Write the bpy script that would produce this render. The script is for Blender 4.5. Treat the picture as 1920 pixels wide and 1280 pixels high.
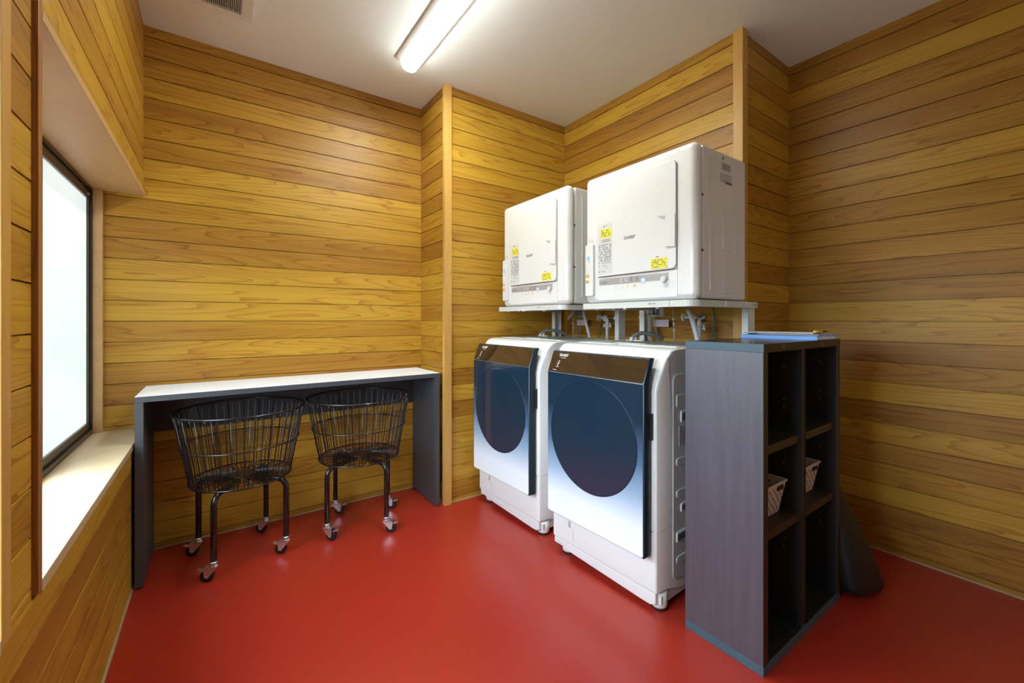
import bpy, math, random
from mathutils import Vector, Matrix

for o in list(bpy.data.objects):
    bpy.data.objects.remove(o)
S = bpy.context.scene
COL = S.collection

# ------------------------------------------------------------------ camera
cam_d = bpy.data.cameras.new('camera')
cam = bpy.data.objects.new('camera', cam_d)
COL.objects.link(cam)
S.camera = cam
YAW = math.radians(54.886)            # angle from the viewing direction to the room's X axis
cam.location = (0, 0, 1.12)
cam.rotation_euler = (math.radians(90), 0, math.radians(-(90 - 54.886)))
cam_d.sensor_width = 36
cam_d.lens = 14.748
cam_d.shift_y = -41 / 1920
cam_d.clip_start = 0.02

# ------------------------------------------------------------------ world and light
W = bpy.data.worlds.new('world')
S.world = W
W.use_nodes = True
bg = W.node_tree.nodes['Background']
bg.inputs[0].default_value = (0.74, 0.88, 1.0, 1)
bg.inputs[1].default_value = 15.0
# overcast sky above, dim ground below the horizon
_nt = W.node_tree
_tc = _nt.nodes.new('ShaderNodeTexCoord'); _sp = _nt.nodes.new('ShaderNodeSeparateXYZ'); _rp = _nt.nodes.new('ShaderNodeValToRGB')
_nt.links.new(_tc.outputs['Generated'], _sp.inputs[0]); _nt.links.new(_sp.outputs[2], _rp.inputs[0])
_rp.color_ramp.elements[0].position = 0.0; _rp.color_ramp.elements[0].color = (0.035, 0.033, 0.03, 1)
_rp.color_ramp.elements[1].position = 0.05; _rp.color_ramp.elements[1].color = (0.74, 0.88, 1.0, 1)
_nt.links.new(_rp.outputs[0], bg.inputs[0])
for py_, pw_ in ((1.61, 0.74), (0.68, 0.67)):     # sky portals in the open halves of the two windows
    pl = bpy.data.lights.new('window_portal', 'AREA')
    pl.shape = 'RECTANGLE'; pl.size = pw_; pl.size_y = 1.09
    pl.cycles.is_portal = True
    po = bpy.data.objects.new('window_portal', pl)
    COL.objects.link(po)
    po.location = (-0.515, py_, 1.16)
    po.rotation_euler = Vector((1, 0, 0)).to_track_quat('-Z', 'Z').to_euler()
LAMP = 136.0
PANE = 0.86
PANE_FILL = 1.4        # glow of the window added behind the camera for fill

S.view_settings.view_transform = 'Standard'
S.view_settings.look = 'None'
S.view_settings.gamma = 1
S.view_settings.use_curve_mapping = False
S.view_settings.exposure = 0.0
try:
    S.cycles.max_bounces = 10
    S.cycles.diffuse_bounces = 6
    S.cycles.use_denoising = True
    S.cycles.sample_clamp_indirect = 8
except Exception:
    pass

# ------------------------------------------------------------------ materials
def newmat(name):
    m = bpy.data.materials.new(name)
    m.use_nodes = True
    nt = m.node_tree
    return m, nt, nt.nodes['Principled BSDF']

def mat(name, col, rough=0.5, metal=0.0, noise=0.05, scale=30.0, coat=0.0, spec=None, bump=0.0):
    m, nt, b = newmat(name)
    tc = nt.nodes.new('ShaderNodeTexCoord')
    n = nt.nodes.new('ShaderNodeTexNoise'); n.inputs['Scale'].default_value = scale
    nt.links.new(tc.outputs['Object'], n.inputs['Vector'])
    r = nt.nodes.new('ShaderNodeMapRange')
    r.inputs['To Min'].default_value = 1 - noise; r.inputs['To Max'].default_value = 1 + noise
    nt.links.new(n.outputs['Fac'], r.inputs['Value'])
    v = nt.nodes.new('ShaderNodeVectorMath'); v.operation = 'SCALE'
    v.inputs[0].default_value = col[:3]
    nt.links.new(r.outputs[0], v.inputs['Scale'])
    nt.links.new(v.outputs[0], b.inputs['Base Color'])
    b.inputs['Roughness'].default_value = rough
    b.inputs['Metallic'].default_value = metal
    b.inputs['Coat Weight'].default_value = coat
    b.inputs['Coat Roughness'].default_value = 0.05
    if spec is not None:
        b.inputs['Specular IOR Level'].default_value = spec
    if bump:
        bm_ = nt.nodes.new('ShaderNodeBump'); bm_.inputs['Strength'].default_value = bump
        bm_.inputs['Distance'].default_value = 0.002
        nt.links.new(n.outputs['Fac'], bm_.inputs['Height'])
        nt.links.new(bm_.outputs[0], b.inputs['Normal'])
    return m

def emis(name, col, st):
    m, nt, b = newmat(name)
    b.inputs['Base Color'].default_value = (*col, 1)
    b.inputs['Emission Color'].default_value = (*col, 1)
    b.inputs['Emission Strength'].default_value = st
    return m

def mth(nt, op, a, b=None, c=None):
    n = nt.nodes.new('ShaderNodeMath'); n.operation = op
    for i, v in enumerate((a, b, c)):
        if v is None: continue
        if isinstance(v, (int, float)): n.inputs[i].default_value = v
        else: nt.links.new(v, n.inputs[i])
    return n.outputs[0]

def ramp(nt, fac, stops, interp='LINEAR'):
    r = nt.nodes.new('ShaderNodeValToRGB')
    r.color_ramp.interpolation = interp
    e = r.color_ramp.elements
    while len(e) < len(stops): e.new(0.5)
    for i, (p, c) in enumerate(stops):
        e[i].position = p; e[i].color = (*c, 1)
    nt.links.new(fac, r.inputs[0])
    return r.outputs[0]

PITCH = 0.0985
def wood(name, seed, phase, plain=False, tone=1.0, axis='H', rough=0.42, cols=None, gaps=PITCH, ringk=0.42, crown=9.0):
    """Cedar boards: every board its own tone, cathedral grain as noise contours."""
    m, nt, b = newmat(name)
    tc = nt.nodes.new('ShaderNodeTexCoord')
    sp = nt.nodes.new('ShaderNodeSeparateXYZ')
    nt.links.new(tc.outputs['Object'], sp.inputs[0])
    x, y, z = sp.outputs
    if plain:
        rnd = mth(nt, 'ADD', 0.0, seed * 0.137 % 1)
        idx = mth(nt, 'ADD', 0.0, seed)
    else:
        idx = mth(nt, 'FLOOR', mth(nt, 'DIVIDE', mth(nt, 'SUBTRACT', z, phase), gaps))
        wn = nt.nodes.new('ShaderNodeTexWhiteNoise'); wn.noise_dimensions = '2D'
        cb = nt.nodes.new('ShaderNodeCombineXYZ')
        nt.links.new(idx, cb.inputs[0]); cb.inputs[1].default_value = seed * 3.17
        nt.links.new(cb.outputs[0], wn.inputs['Vector'])
        rnd = mth(nt, 'MULTIPLY', wn.outputs['Value'], mth(nt, 'SUBTRACT', 1.0, mth(nt, 'MULTIPLY', mth(nt, 'GREATER_THAN', z, crown), 0.85)))   # boards above the crown height are darker
    off = mth(nt, 'MULTIPLY', rnd, 57.3)
    comb = nt.nodes.new('ShaderNodeCombineXYZ')
    if axis == 'H':
        nt.links.new(mth(nt, 'ADD', mth(nt, 'MULTIPLY', x, 0.62), off), comb.inputs[0])
        nt.links.new(mth(nt, 'MULTIPLY', y, 0.62), comb.inputs[1])
        nt.links.new(mth(nt, 'ADD', mth(nt, 'MULTIPLY', z, 9.0), off), comb.inputs[2])
    else:
        nt.links.new(mth(nt, 'ADD', mth(nt, 'MULTIPLY', x, 14), off), comb.inputs[0])
        nt.links.new(mth(nt, 'MULTIPLY', y, 14), comb.inputs[1])
        nt.links.new(mth(nt, 'ADD', mth(nt, 'MULTIPLY', z, 0.9), off), comb.inputs[2])
    n1 = nt.nodes.new('ShaderNodeTexNoise'); n1.inputs['Scale'].default_value = 0.95
    n1.inputs['Detail'].default_value = 3.0; n1.inputs['Roughness'].default_value = 0.33
    nt.links.new(comb.outputs[0], n1.inputs['Vector'])
    # growth rings = contours of the noise
    fr = mth(nt, 'FRACT', mth(nt, 'MULTIPLY', n1.outputs['Fac'], 21.0))
    ring = mth(nt, 'POWER', fr, 5.0)                    # thin dark line that rises slowly and stops sharply
    n2 = nt.nodes.new('ShaderNodeTexNoise'); n2.inputs['Scale'].default_value = 4
    n2.inputs['Detail'].default_value = 6; n2.inputs['Roughness'].default_value = 0.6
    c2 = nt.nodes.new('ShaderNodeVectorMath'); c2.operation = 'MULTIPLY'
    nt.links.new(comb.outputs[0], c2.inputs[0]); c2.inputs[1].default_value = (1, 1, 6) if axis == 'H' else (6, 6, 1)
    nt.links.new(c2.outputs[0], n2.inputs['Vector'])
    n3 = nt.nodes.new('ShaderNodeTexNoise'); n3.inputs['Scale'].default_value = 1.3
    nt.links.new(comb.outputs[0], n3.inputs['Vector'])
    cols = cols or [(0.0, (0.25, 0.104, 0.014)), (0.28, (0.37, 0.178, 0.019)), (0.62, (0.50, 0.280, 0.028)), (1.0, (0.62, 0.382, 0.044))]
    t = mth(nt, 'ADD', mth(nt, 'ADD', 0.10, mth(nt, 'MULTIPLY', rnd, 0.58)), mth(nt, 'MULTIPLY', mth(nt, 'SUBTRACT', n3.outputs['Fac'], 0.32), 0.75))
    t = mth(nt, 'ADD', t, mth(nt, 'MULTIPLY', mth(nt, 'SUBTRACT', n2.outputs['Fac'], 0.5), 0.45))
    base = ramp(nt, t, cols)
    kc = nt.nodes.new('ShaderNodeCombineXYZ')            # late wood is redder as well as darker
    for i_, w_ in enumerate((0.78, 1.22, 1.30)):
        nt.links.new(mth(nt, 'MULTIPLY', mth(nt, 'SUBTRACT', 1.0, mth(nt, 'MULTIPLY', ring, ringk * w_)), tone), kc.inputs[i_])
    vs = nt.nodes.new('ShaderNodeVectorMath'); vs.operation = 'MULTIPLY'
    nt.links.new(base, vs.inputs[0]); nt.links.new(kc.outputs[0], vs.inputs[1])
    nt.links.new(vs.outputs[0], b.inputs['Base Color'])
    b.inputs['Roughness'].default_value = rough
    b.inputs['Specular IOR Level'].default_value = 0.35
    bp = nt.nodes.new('ShaderNodeBump'); bp.inputs['Strength'].default_value = 0.12; bp.inputs['Distance'].default_value = 0.002
    nt.links.new(mth(nt, 'ADD', n2.outputs['Fac'], mth(nt, 'MULTIPLY', ring, -0.5)), bp.inputs['Height'])
    nt.links.new(bp.outputs[0], b.inputs['Normal'])
    return m

M = {}
M['white'] = mat('white_enamel', (0.80, 0.82, 0.82), 0.22, noise=0.01, coat=0.3)
M['white_side'] = mat('white_steel', (0.76, 0.77, 0.75), 0.32, noise=0.015)
M['stand'] = mat('stand_paint', (0.66, 0.68, 0.65), 0.35, noise=0.02)
M['black'] = mat('black_paint', (0.006, 0.006, 0.007), 0.28, noise=0.1, coat=0.4)
M['black_plastic'] = mat('black_plastic', (0.012, 0.012, 0.013), 0.45, noise=0.1)
M['rubber'] = mat('rubber', (0.010, 0.010, 0.011), 0.6)
M['chrome'] = mat('chrome', (0.70, 0.71, 0.73), 0.28, metal=0.9, noise=0.08)
M['steel'] = mat('dull_steel', (0.55, 0.55, 0.56), 0.35, metal=1.0, noise=0.1)
M['ceiling'] = mat('ceiling_paint', (0.82, 0.86, 0.86), 0.9, noise=0.015, scale=6)
M['grey_lam'] = mat('grey_laminate', (0.060, 0.066, 0.078), 0.42, noise=0.06, scale=60)
M['white_lam'] = mat('white_laminate', (0.84, 0.85, 0.88), 0.65, noise=0.02, scale=60, spec=0.2)
M['apron'] = mat('apron_laminate', (0.035, 0.037, 0.042), 0.5, noise=0.06)
M['bronze'] = mat('bronze_aluminium', (0.035, 0.030, 0.026), 0.35, metal=0.6)
M['bronze_lit'] = mat('bronze_lit_face', (0.085, 0.066, 0.045), 0.35, metal=0.5)  # lighter copy of the bronze: light on the sash put into its colour
M['grey_hose'] = mat('grey_hose', (0.60, 0.62, 0.61), 0.5)
M['dark_hose'] = mat('dark_hose', (0.20, 0.20, 0.19), 0.5)
M['cable'] = mat('grey_cable', (0.22, 0.25, 0.28), 0.5)
M['green'] = mat('green_wire', (0.035, 0.11, 0.07), 0.5)
M['tag'] = mat('paper_tag', (0.72, 0.62, 0.66), 0.7, noise=0.03)
M['ink'] = mat('grey_ink', (0.13, 0.13, 0.14), 0.6)
M['ink_pale'] = mat('pale_ink', (0.42, 0.43, 0.45), 0.6)
M['yellow'] = mat('yellow_sticker', (0.86, 0.80, 0.05), 0.55)
M['pale_yellow'] = mat('pale_yellow_sticker', (0.86, 0.82, 0.30), 0.35)
M['orange'] = mat('orange_sticker', (0.88, 0.56, 0.20), 0.55)
M['lightblue'] = mat('blue_print', (0.30, 0.55, 0.80), 0.5)
M['silver'] = mat('silver_panel', (0.42, 0.41, 0.40), 0.35, metal=0.2)
M['paper'] = mat('label_paper', (0.66, 0.68, 0.69), 0.6, noise=0.01)
M['white_print'] = mat('white_print', (0.80, 0.80, 0.80), 0.5)
M['red_print'] = mat('red_print', (0.70, 0.08, 0.06), 0.5)
M['navy_edge'] = mat('navy_edge', (0.022, 0.045, 0.062), 0.25, metal=0.3)
M['bead'] = mat('caulk_bead', (0.42, 0.32, 0.20), 0.6)
M['blue'] = mat('blue_folder', (0.14, 0.36, 0.80), 0.35)
M['blue_top'] = mat('folder_top', (0.50, 0.58, 0.80), 0.4)
M['card'] = mat('brown_card', (0.34, 0.24, 0.22), 0.6)
M['clip_green'] = mat('green_board', (0.10, 0.17, 0.15), 0.5)
M['sheet'] = mat('paper_sheet', (0.75, 0.77, 0.76), 0.7)
M['pen'] = mat('yellow_pen', (0.70, 0.50, 0.03), 0.4)
M['lilac'] = None
M['teal'] = mat('teal_edge_band', (0.050, 0.105, 0.140), 0.42, noise=0.25, scale=14)
M['basket'] = mat('pale_plastic', (0.60, 0.50, 0.42), 0.4)
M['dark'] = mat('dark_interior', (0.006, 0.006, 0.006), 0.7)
M['bag'] = mat('black_vinyl', (0.007, 0.008, 0.009), 0.45, noise=0.2, scale=8, bump=0.4)
M['lamp'] = emis('lamp_diffuser', (0.94, 1.0, 0.93), LAMP)
# LEDs behind the cover face down: its flanks glow far less than its underside
_nt = M['lamp'].node_tree; _g = _nt.nodes.new('ShaderNodeNewGeometry'); _s = _nt.nodes.new('ShaderNodeSeparateXYZ')
_nt.links.new(_g.outputs['Normal'], _s.inputs[0])
_d = mth(_nt, 'POWER', mth(_nt, 'MAXIMUM', mth(_nt, 'MULTIPLY', _s.outputs[2], -1.0), 0.0), 3.0)
_nt.links.new(mth(_nt, 'ADD', 14.0, mth(_nt, 'MULTIPLY', _d, LAMP)), _nt.nodes['Principled BSDF'].inputs['Emission Strength'])
M['fix'] = mat('fixture_white', (0.74, 0.75, 0.74), 0.5)
M['brown_edge'] = mat('brown_edge', (0.032, 0.019, 0.009), 0.5, noise=0.2)
M['brown_top'] = mat('dark_top', (0.040, 0.032, 0.034), 0.22, noise=0.15)

# glossy red resin floor
def floor_mat():
    m, nt, b = newmat('red_floor')
    tc = nt.nodes.new('ShaderNodeTexCoord')
    n = nt.nodes.new('ShaderNodeTexNoise'); n.inputs['Scale'].default_value = 1.3
    n.inputs['Detail'].default_value = 3
    nt.links.new(tc.outputs['Object'], n.inputs['Vector'])
    c = ramp(nt, n.outputs['Fac'], [(0.3, (0.335, 0.021, 0.011)), (0.7, (0.39, 0.028, 0.014))])
    nt.links.new(c, b.inputs['Base Color'])
    n2 = nt.nodes.new('ShaderNodeTexNoise'); n2.inputs['Scale'].default_value = 7
    nt.links.new(tc.outputs['Object'], n2.inputs['Vector'])
    r = nt.nodes.new('ShaderNodeMapRange'); r.inputs['To Min'].default_value = 0.27; r.inputs['To Max'].default_value = 0.36
    nt.links.new(n2.outputs['Fac'], r.inputs['Value']); nt.links.new(r.outputs[0], b.inputs['Roughness'])
    bp = nt.nodes.new('ShaderNodeBump'); bp.inputs['Strength'].default_value = 0.05; bp.inputs['Distance'].default_value = 0.01
    nt.links.new(n2.outputs['Fac'], bp.inputs['Height']); nt.links.new(bp.outputs[0], b.inputs['Normal'])
    b.inputs['Specular IOR Level'].default_value = 0.6
    return m
M['floor'] = floor_mat()

def cabinet_mat():
    m, nt, b = newmat('dark_woodgrain_laminate')
    tc = nt.nodes.new('ShaderNodeTexCoord')
    mp = nt.nodes.new('ShaderNodeMapping'); mp.inputs['Scale'].default_value = (40, 40, 2.2)
    nt.links.new(tc.outputs['Object'], mp.inputs[0])
    n = nt.nodes.new('ShaderNodeTexNoise'); n.inputs['Scale'].default_value = 1.6
    n.inputs['Detail'].default_value = 5
    nt.links.new(mp.outputs[0], n.inputs['Vector'])
    c = ramp(nt, n.outputs['Fac'], [(0.3, (0.044, 0.040, 0.058)), (0.7, (0.066, 0.062, 0.084))])
    nt.links.new(c, b.inputs['Base Color'])
    b.inputs['Roughness'].default_value = 0.40
    b.inputs['Specular IOR Level'].default_value = 1.0
    bp = nt.nodes.new('ShaderNodeBump'); bp.inputs['Strength'].default_value = 0.06; bp.inputs['Distance'].default_value = 0.002
    nt.links.new(n.outputs['Fac'], bp.inputs['Height']); nt.links.new(bp.outputs[0], b.inputs['Normal'])
    return m
M['lilac'] = cabinet_mat()

# washer door glass: printed gradation from navy to silver with a navy porthole, in the door's own frame
def door_mat():
    m, nt, b = newmat('gradation_glass')
    tc = nt.nodes.new('ShaderNodeTexCoord')
    sp = nt.nodes.new('ShaderNodeSeparateXYZ'); nt.links.new(tc.outputs['Object'], sp.inputs[0])
    x, y, z = sp.outputs
    f = nt.nodes.new('ShaderNodeMapRange'); f.inputs['From Min'].default_value = 0.215; f.inputs['From Max'].default_value = 0.87
    nt.links.new(z, f.inputs['Value'])
    g = ramp(nt, f.outputs[0], [(0.0, (0.84, 0.89, 0.93)), (0.16, (0.72, 0.80, 0.88)), (0.34, (0.27, 0.39, 0.53)), (0.54, (0.070, 0.130, 0.225)), (0.78, (0.011, 0.030, 0.055))])
    d2 = mth(nt, 'ADD', mth(nt, 'POWER', mth(nt, 'SUBTRACT', y, 0.0), 2.0), mth(nt, 'POWER', mth(nt, 'SUBTRACT', z, 0.617), 2.0))
    d = mth(nt, 'SQRT', d2)
    inside = mth(nt, 'LESS_THAN', d, 0.240)
    mix = nt.nodes.new('ShaderNodeMix'); mix.data_type = 'RGBA'
    nt.links.new(inside, mix.inputs['Factor']); nt.links.new(g, mix.inputs['A'])
    gi = ramp(nt, f.outputs[0], [(0.2, (0.024, 0.026, 0.046)), (0.5, (0.013, 0.027, 0.046)), (0.9, (0.010, 0.027, 0.050))])
    nt.links.new(gi, mix.inputs['B'])
    nt.links.new(mix.outputs['Result'], b.inputs['Base Color'])
    b.inputs['Roughness'].default_value = 0.10
    b.inputs['Specular IOR Level'].default_value = 0.45
    return m
M['doorglass'] = door_mat()
M['panelglass'] = mat('brown_mirror_glass', (0.16, 0.125, 0.075), 0.03, metal=0.85, noise=0.0)
_b = M['panelglass'].node_tree.nodes['Principled BSDF']
def bowl_mat():
    m, nt, b = newmat('smoked_bowl')
    tc = nt.nodes.new('ShaderNodeTexCoord')
    sp = nt.nodes.new('ShaderNodeSeparateXYZ'); nt.links.new(tc.outputs['Object'], sp.inputs[0])
    f = nt.nodes.new('ShaderNodeMapRange'); f.inputs['From Min'].default_value = 0.37; f.inputs['From Max'].default_value = 0.86
    nt.links.new(sp.outputs[2], f.inputs['Value'])
    c = ramp(nt, f.outputs[0], [(0.0, (0.026, 0.028, 0.050)), (0.5, (0.012, 0.026, 0.045)), (1.0, (0.010, 0.028, 0.052))])
    nt.links.new(c, b.inputs['Base Color'])
    b.inputs['Roughness'].default_value = 0.08
    b.inputs['Specular IOR Level'].default_value = 0.4
    return m
M['bowl'] = bowl_mat()

def pane_mat(name, strength):
    m, nt, b = newmat(name)
    tc = nt.nodes.new('ShaderNodeTexCoord')
    sp = nt.nodes.new('ShaderNodeSeparateXYZ'); nt.links.new(tc.outputs['Object'], sp.inputs[0])
    mp = nt.nodes.new('ShaderNodeMapping'); mp.inputs['Scale'].default_value = (1, 0.8, 2.2)
    nt.links.new(tc.outputs['Object'], mp.inputs[0])
    n = nt.nodes.new('ShaderNodeTexNoise'); n.inputs['Scale'].default_value = 1.7; n.inputs['Detail'].default_value = 3
    nt.links.new(mp.outputs[0], n.inputs['Vector'])
    c = ramp(nt, n.outputs['Fac'], [(0.3, (0.60, 0.80, 0.82)), (0.62, (0.86, 0.97, 1.0))])
    b.inputs['Base Color'].default_value = (0.55, 0.65, 0.68, 1)
    b.inputs['Roughness'].default_value = 0.35
    nt.links.new(c, b.inputs['Emission Color'])
    b.inputs['Emission Strength'].default_value = strength
    return m
M['pane'] = pane_mat('frosted_glass', PANE)
M['pane_fill'] = pane_mat('fill_frosted_glass', PANE_FILL)  # glowing glass of the added fill window

# ------------------------------------------------------------------ mesh builder
class MB:
    def __init__(s):
        s.v = []; s.f = []; s.m = []; s.sm = []
    def add(s, verts, faces, mi=0, smooth=False):
        o = len(s.v)
        s.v += [tuple(v) for v in verts]
        for f in faces:
            s.f.append(tuple(o + i for i in f)); s.m.append(mi); s.sm.append(smooth)
        return s
    def box(s, x0, x1, y0, y1, z0, z1, mi=0):
        v = [(x, y, z) for x in (x0, x1) for y in (y0, y1) for z in (z0, z1)]
        return s.add(v, [(0, 1, 3, 2), (4, 6, 7, 5), (0, 4, 5, 1), (2, 3, 7, 6), (0, 2, 6, 4), (1, 5, 7, 3)], mi)
    def prism(s, poly, a, b, fn, mi=0, smooth=False):
        """poly = 2D points; fn(u, v, t) -> xyz; extruded from t=a to t=b"""
        n = len(poly)
        v = [fn(u, w, a) for u, w in poly] + [fn(u, w, b) for u, w in poly]
        s.add(v, [tuple(range(n))[::-1], tuple(range(n, 2 * n))], mi, False)
        o = len(s.v) - 2 * n
        for i in range(n):
            j = (i + 1) % n
            s.f.append((o + i, o + j, o + n + j, o + n + i)); s.m.append(mi); s.sm.append(smooth)
        return s
    def tube(s, pts, r, n=8, closed=False, mi=0, caps=True):
        pts = [Vector(p) for p in pts]
        L = len(pts)
        rs = r if isinstance(r, (list, tuple)) else [r] * L
        tang = []
        for i in range(L):
            if closed: t = pts[(i + 1) % L] - pts[i - 1]
            else: t = pts[min(i + 1, L - 1)] - pts[max(i - 1, 0)]
            tang.append(t.normalized())
        up = Vector((0, 0, 1)) if abs(tang[0].z) < 0.9 else Vector((1, 0, 0))
        nrm = (up - tang[0] * up.dot(tang[0])).normalized()
        rings = []
        for i in range(L):
            nrm = (nrm - tang[i] * nrm.dot(tang[i])).normalized()
            bn = tang[i].cross(nrm)
            rings.append([pts[i] + (nrm * math.cos(2 * math.pi * k / n) + bn * math.sin(2 * math.pi * k / n)) * rs[i] for k in range(n)])
        v = [p for rg in rings for p in rg]
        f = []
        for i in range(L if closed else L - 1):
            j = (i + 1) % L
            for k in range(n):
                f.append((i * n + k, i * n + (k + 1) % n, j * n + (k + 1) % n, j * n + k))
        o = len(s.v)
        s.add(v, f, mi, True)
        if caps and not closed:
            s.f.append(tuple(o + k for k in range(n))[::-1]); s.m.append(mi); s.sm.append(False)
            s.f.append(tuple(o + (L - 1) * n + k for k in range(n))); s.m.append(mi); s.sm.append(False)
        return s
    def cyl(s, p0, p1, r, n=24, mi=0, r1=None):
        return s.tube([p0, p1], [r, r if r1 is None else r1], n, mi=mi)
    def lathe(s, prof, centre, axis='z', n=32, mi=0, smooth=True):
        """prof = [(radius, along)]"""
        c = Vector(centre)
        v = []
        for r, a in prof:
            for k in range(n):
                t = 2 * math.pi * k / n
                d = {'z': (r * math.cos(t), r * math.sin(t), a), 'x': (a, r * math.cos(t), r * math.sin(t)), 'y': (r * math.sin(t), a, r * math.cos(t))}[axis]
                v.append(c + Vector(d))
        f = []
        for i in range(len(prof) - 1):
            for k in range(n):
                f.append((i * n + k, i * n + (k + 1) % n, (i + 1) * n + (k + 1) % n, (i + 1) * n + k))
        o = len(s.v)
        s.add(v, f, mi, smooth)
        s.f.append(tuple(o + k for k in range(n))[::-1]); s.m.append(mi); s.sm.append(False)
        s.f.append(tuple(o + (len(prof) - 1) * n + k for k in range(n))); s.m.append(mi); s.sm.append(False)
        return s
    def text(s, body, size, fn, mi=0, depth=0.0004, bold=0.0, shear=0.0, align='CENTER'):
        cu = bpy.data.curves.new('t', 'FONT'); cu.body = body; cu.size = size; cu.extrude = depth
        cu.align_x = align; cu.align_y = 'CENTER'; cu.offset = bold; cu.shear = shear
        ob = bpy.data.objects.new('t', cu); COL.objects.link(ob)
        dg = bpy.context.evaluated_depsgraph_get(); dg.update()
        me = bpy.data.meshes.new_from_object(ob.evaluated_get(dg))
        v = [fn(*p.co) for p in me.vertices]
        s.add(v, [tuple(p.vertices) for p in me.polygons], mi)
        bpy.data.objects.remove(ob); bpy.data.curves.remove(cu); bpy.data.meshes.remove(me)
        return s
    def build(s, name, mats, parent=None, bevel=0.0, seg=2, ang=35, loc=None, fix=True, label=None):
        me = bpy.data.meshes.new(name)
        me.from_pydata(s.v, [], s.f)
        for i, p in enumerate(me.polygons):
            p.material_index = s.m[i]; p.use_smooth = s.sm[i]
        if not isinstance(mats, (list, tuple)): mats = [mats]
        for m in mats: me.materials.append(m)
        me.update(); me.validate()
        if fix:
            import bmesh
            b = bmesh.new(); b.from_mesh(me); bmesh.ops.recalc_face_normals(b, faces=b.faces); b.to_mesh(me); b.free()
        ob = bpy.data.objects.new(name, me); COL.objects.link(ob)
        if parent: ob.parent = parent
        if loc: ob.location = loc
        if bevel:
            md = ob.modifiers.new('bevel', 'BEVEL'); md.width = bevel; md.segments = seg
            md.limit_method = 'ANGLE'; md.angle_limit = math.radians(ang); md.harden_normals = True
            for p in me.polygons: p.use_smooth = True
        if label: ob['label'] = label
        return ob

def empty(name, loc, rz=0.0):
    o = bpy.data.objects.new(name, None); COL.objects.link(o)
    o.empty_display_size = 0.05
    o.location = loc; o.rotation_euler = (0, 0, rz)
    return o

def tag(o, label, cat, group=None):
    o['label'] = label; o['category'] = cat
    if group: o['group'] = group
    return o

def struct(o):
    o['kind'] = 'structure'
    return o

def copy_tree(o, parent=None):
    c = o.copy(); COL.objects.link(c)
    if parent: c.parent = parent
    for ch in list(o.children): copy_tree(ch, c)
    return c

def smooth_path(pts, n=8):
    pts = [Vector(p) for p in pts]
    out = []
    for i in range(len(pts) - 1):
        p0 = pts[max(i - 1, 0)]; p1 = pts[i]; p2 = pts[i + 1]; p3 = pts[min(i + 2, len(pts) - 1)]
        for k in range(n):
            t = k / n
            out.append(0.5 * ((2 * p1) + (p2 - p0) * t + (2 * p0 - 5 * p1 + 4 * p2 - p3) * t * t + (3 * p1 - p0 - 3 * p2 + p3) * t ** 3))
    out.append(pts[-1])
    return out

def rrect(a0, a1, b0, b1, r, n=6):
    out = []
    for cx, cy, st in ((a1 - r, b1 - r, 0), (a0 + r, b1 - r, 90), (a0 + r, b0 + r, 180), (a1 - r, b0 + r, 270)):
        for k in range(n + 1):
            t = math.radians(st + 90 * k / n)
            out.append((cx + r * math.cos(t), cy + r * math.sin(t)))
    return out

# ------------------------------------------------------------------ the room
CEIL = 2.542
AY = 2.678; LX = -0.290; GX = 1.130; CY = 2.312; DX = 2.100; FY = 1.038; EX = 2.640; BY = -1.10
GW, GD = 0.0038, 0.0085

def plank_poly(z0, z1, phase, th=0.05):
    """2D profile (n, z): n=0 is the board face, n<0 goes into the wall"""
    pts = [(-th, z0), (0, z0)]
    k = math.ceil((z0 + 0.008 - phase) / PITCH)
    while phase + k * PITCH < z1 - 0.008:
        g = phase + k * PITCH
        pts += [(0, g - GW), (-0.0012, g - 0.0026), (-GD, g - 0.0020), (-GD, g + 0.0010), (0, g + 0.0012)]
        k += 1
    pts += [(0, z1), (-th, z1)]
    return pts

def plank_x(mb, x0, x1, y, z0, z1, phase, out=-1, th=0.05):
    mb.prism(plank_poly(z0, z1, phase, th), x0, x1, lambda n, z, t: (t, y + out * n, z))
def plank_y(mb, y0, y1, x, z0, z1, phase, out=-1, th=0.05):
    mb.prism(plank_poly(z0, z1, phase, th), y0, y1, lambda n, z, t: (x + out * n, t, z))

PH = 2.0
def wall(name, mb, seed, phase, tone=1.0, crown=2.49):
    return struct(mb.build(name, wood('cedar_' + name, seed, phase, tone=tone, crown=crown)))

struct(MB().box(-0.6, 2.8, BY - 0.1, 2.8, -0.05, 0).build('floor', M['floor']))
struct(MB().box(-0.6, 2.8, BY - 0.1, 2.8, CEIL, CEIL + 0.05).build('ceiling', M['ceiling']))
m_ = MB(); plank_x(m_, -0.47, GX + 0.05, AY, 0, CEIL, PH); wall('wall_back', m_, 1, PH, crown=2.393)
m_ = MB(); plank_y(m_, CY + 0.001, AY + 0.05, GX, 0, CEIL, PH); wall('wall_return', m_, 2, PH, 0.97)
m_ = MB(); plank_x(m_, GX + 0.02, DX + 0.05, CY, 0, CEIL, PH); wall('wall_alcove', m_, 3, PH)
m_ = MB(); plank_y(m_, FY + 0.02, CY + 0.05, DX, 0, CEIL, PH); wall('wall_machine', m_, 4, PH)
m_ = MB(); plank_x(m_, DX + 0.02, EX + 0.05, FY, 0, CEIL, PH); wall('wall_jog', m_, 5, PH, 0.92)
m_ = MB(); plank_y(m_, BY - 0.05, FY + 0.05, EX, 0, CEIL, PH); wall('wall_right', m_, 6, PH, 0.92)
m_ = MB(); plank_x(m_, LX - 0.05, EX + 0.05, BY, 0, CEIL, PH, out=1); wall('wall_front', m_, 7, PH)
SILL = 0.603; HEAD = 1.716; WX = -0.46; WY0 = 1.245; WY1 = 2.66
UP = 1.8375
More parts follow.
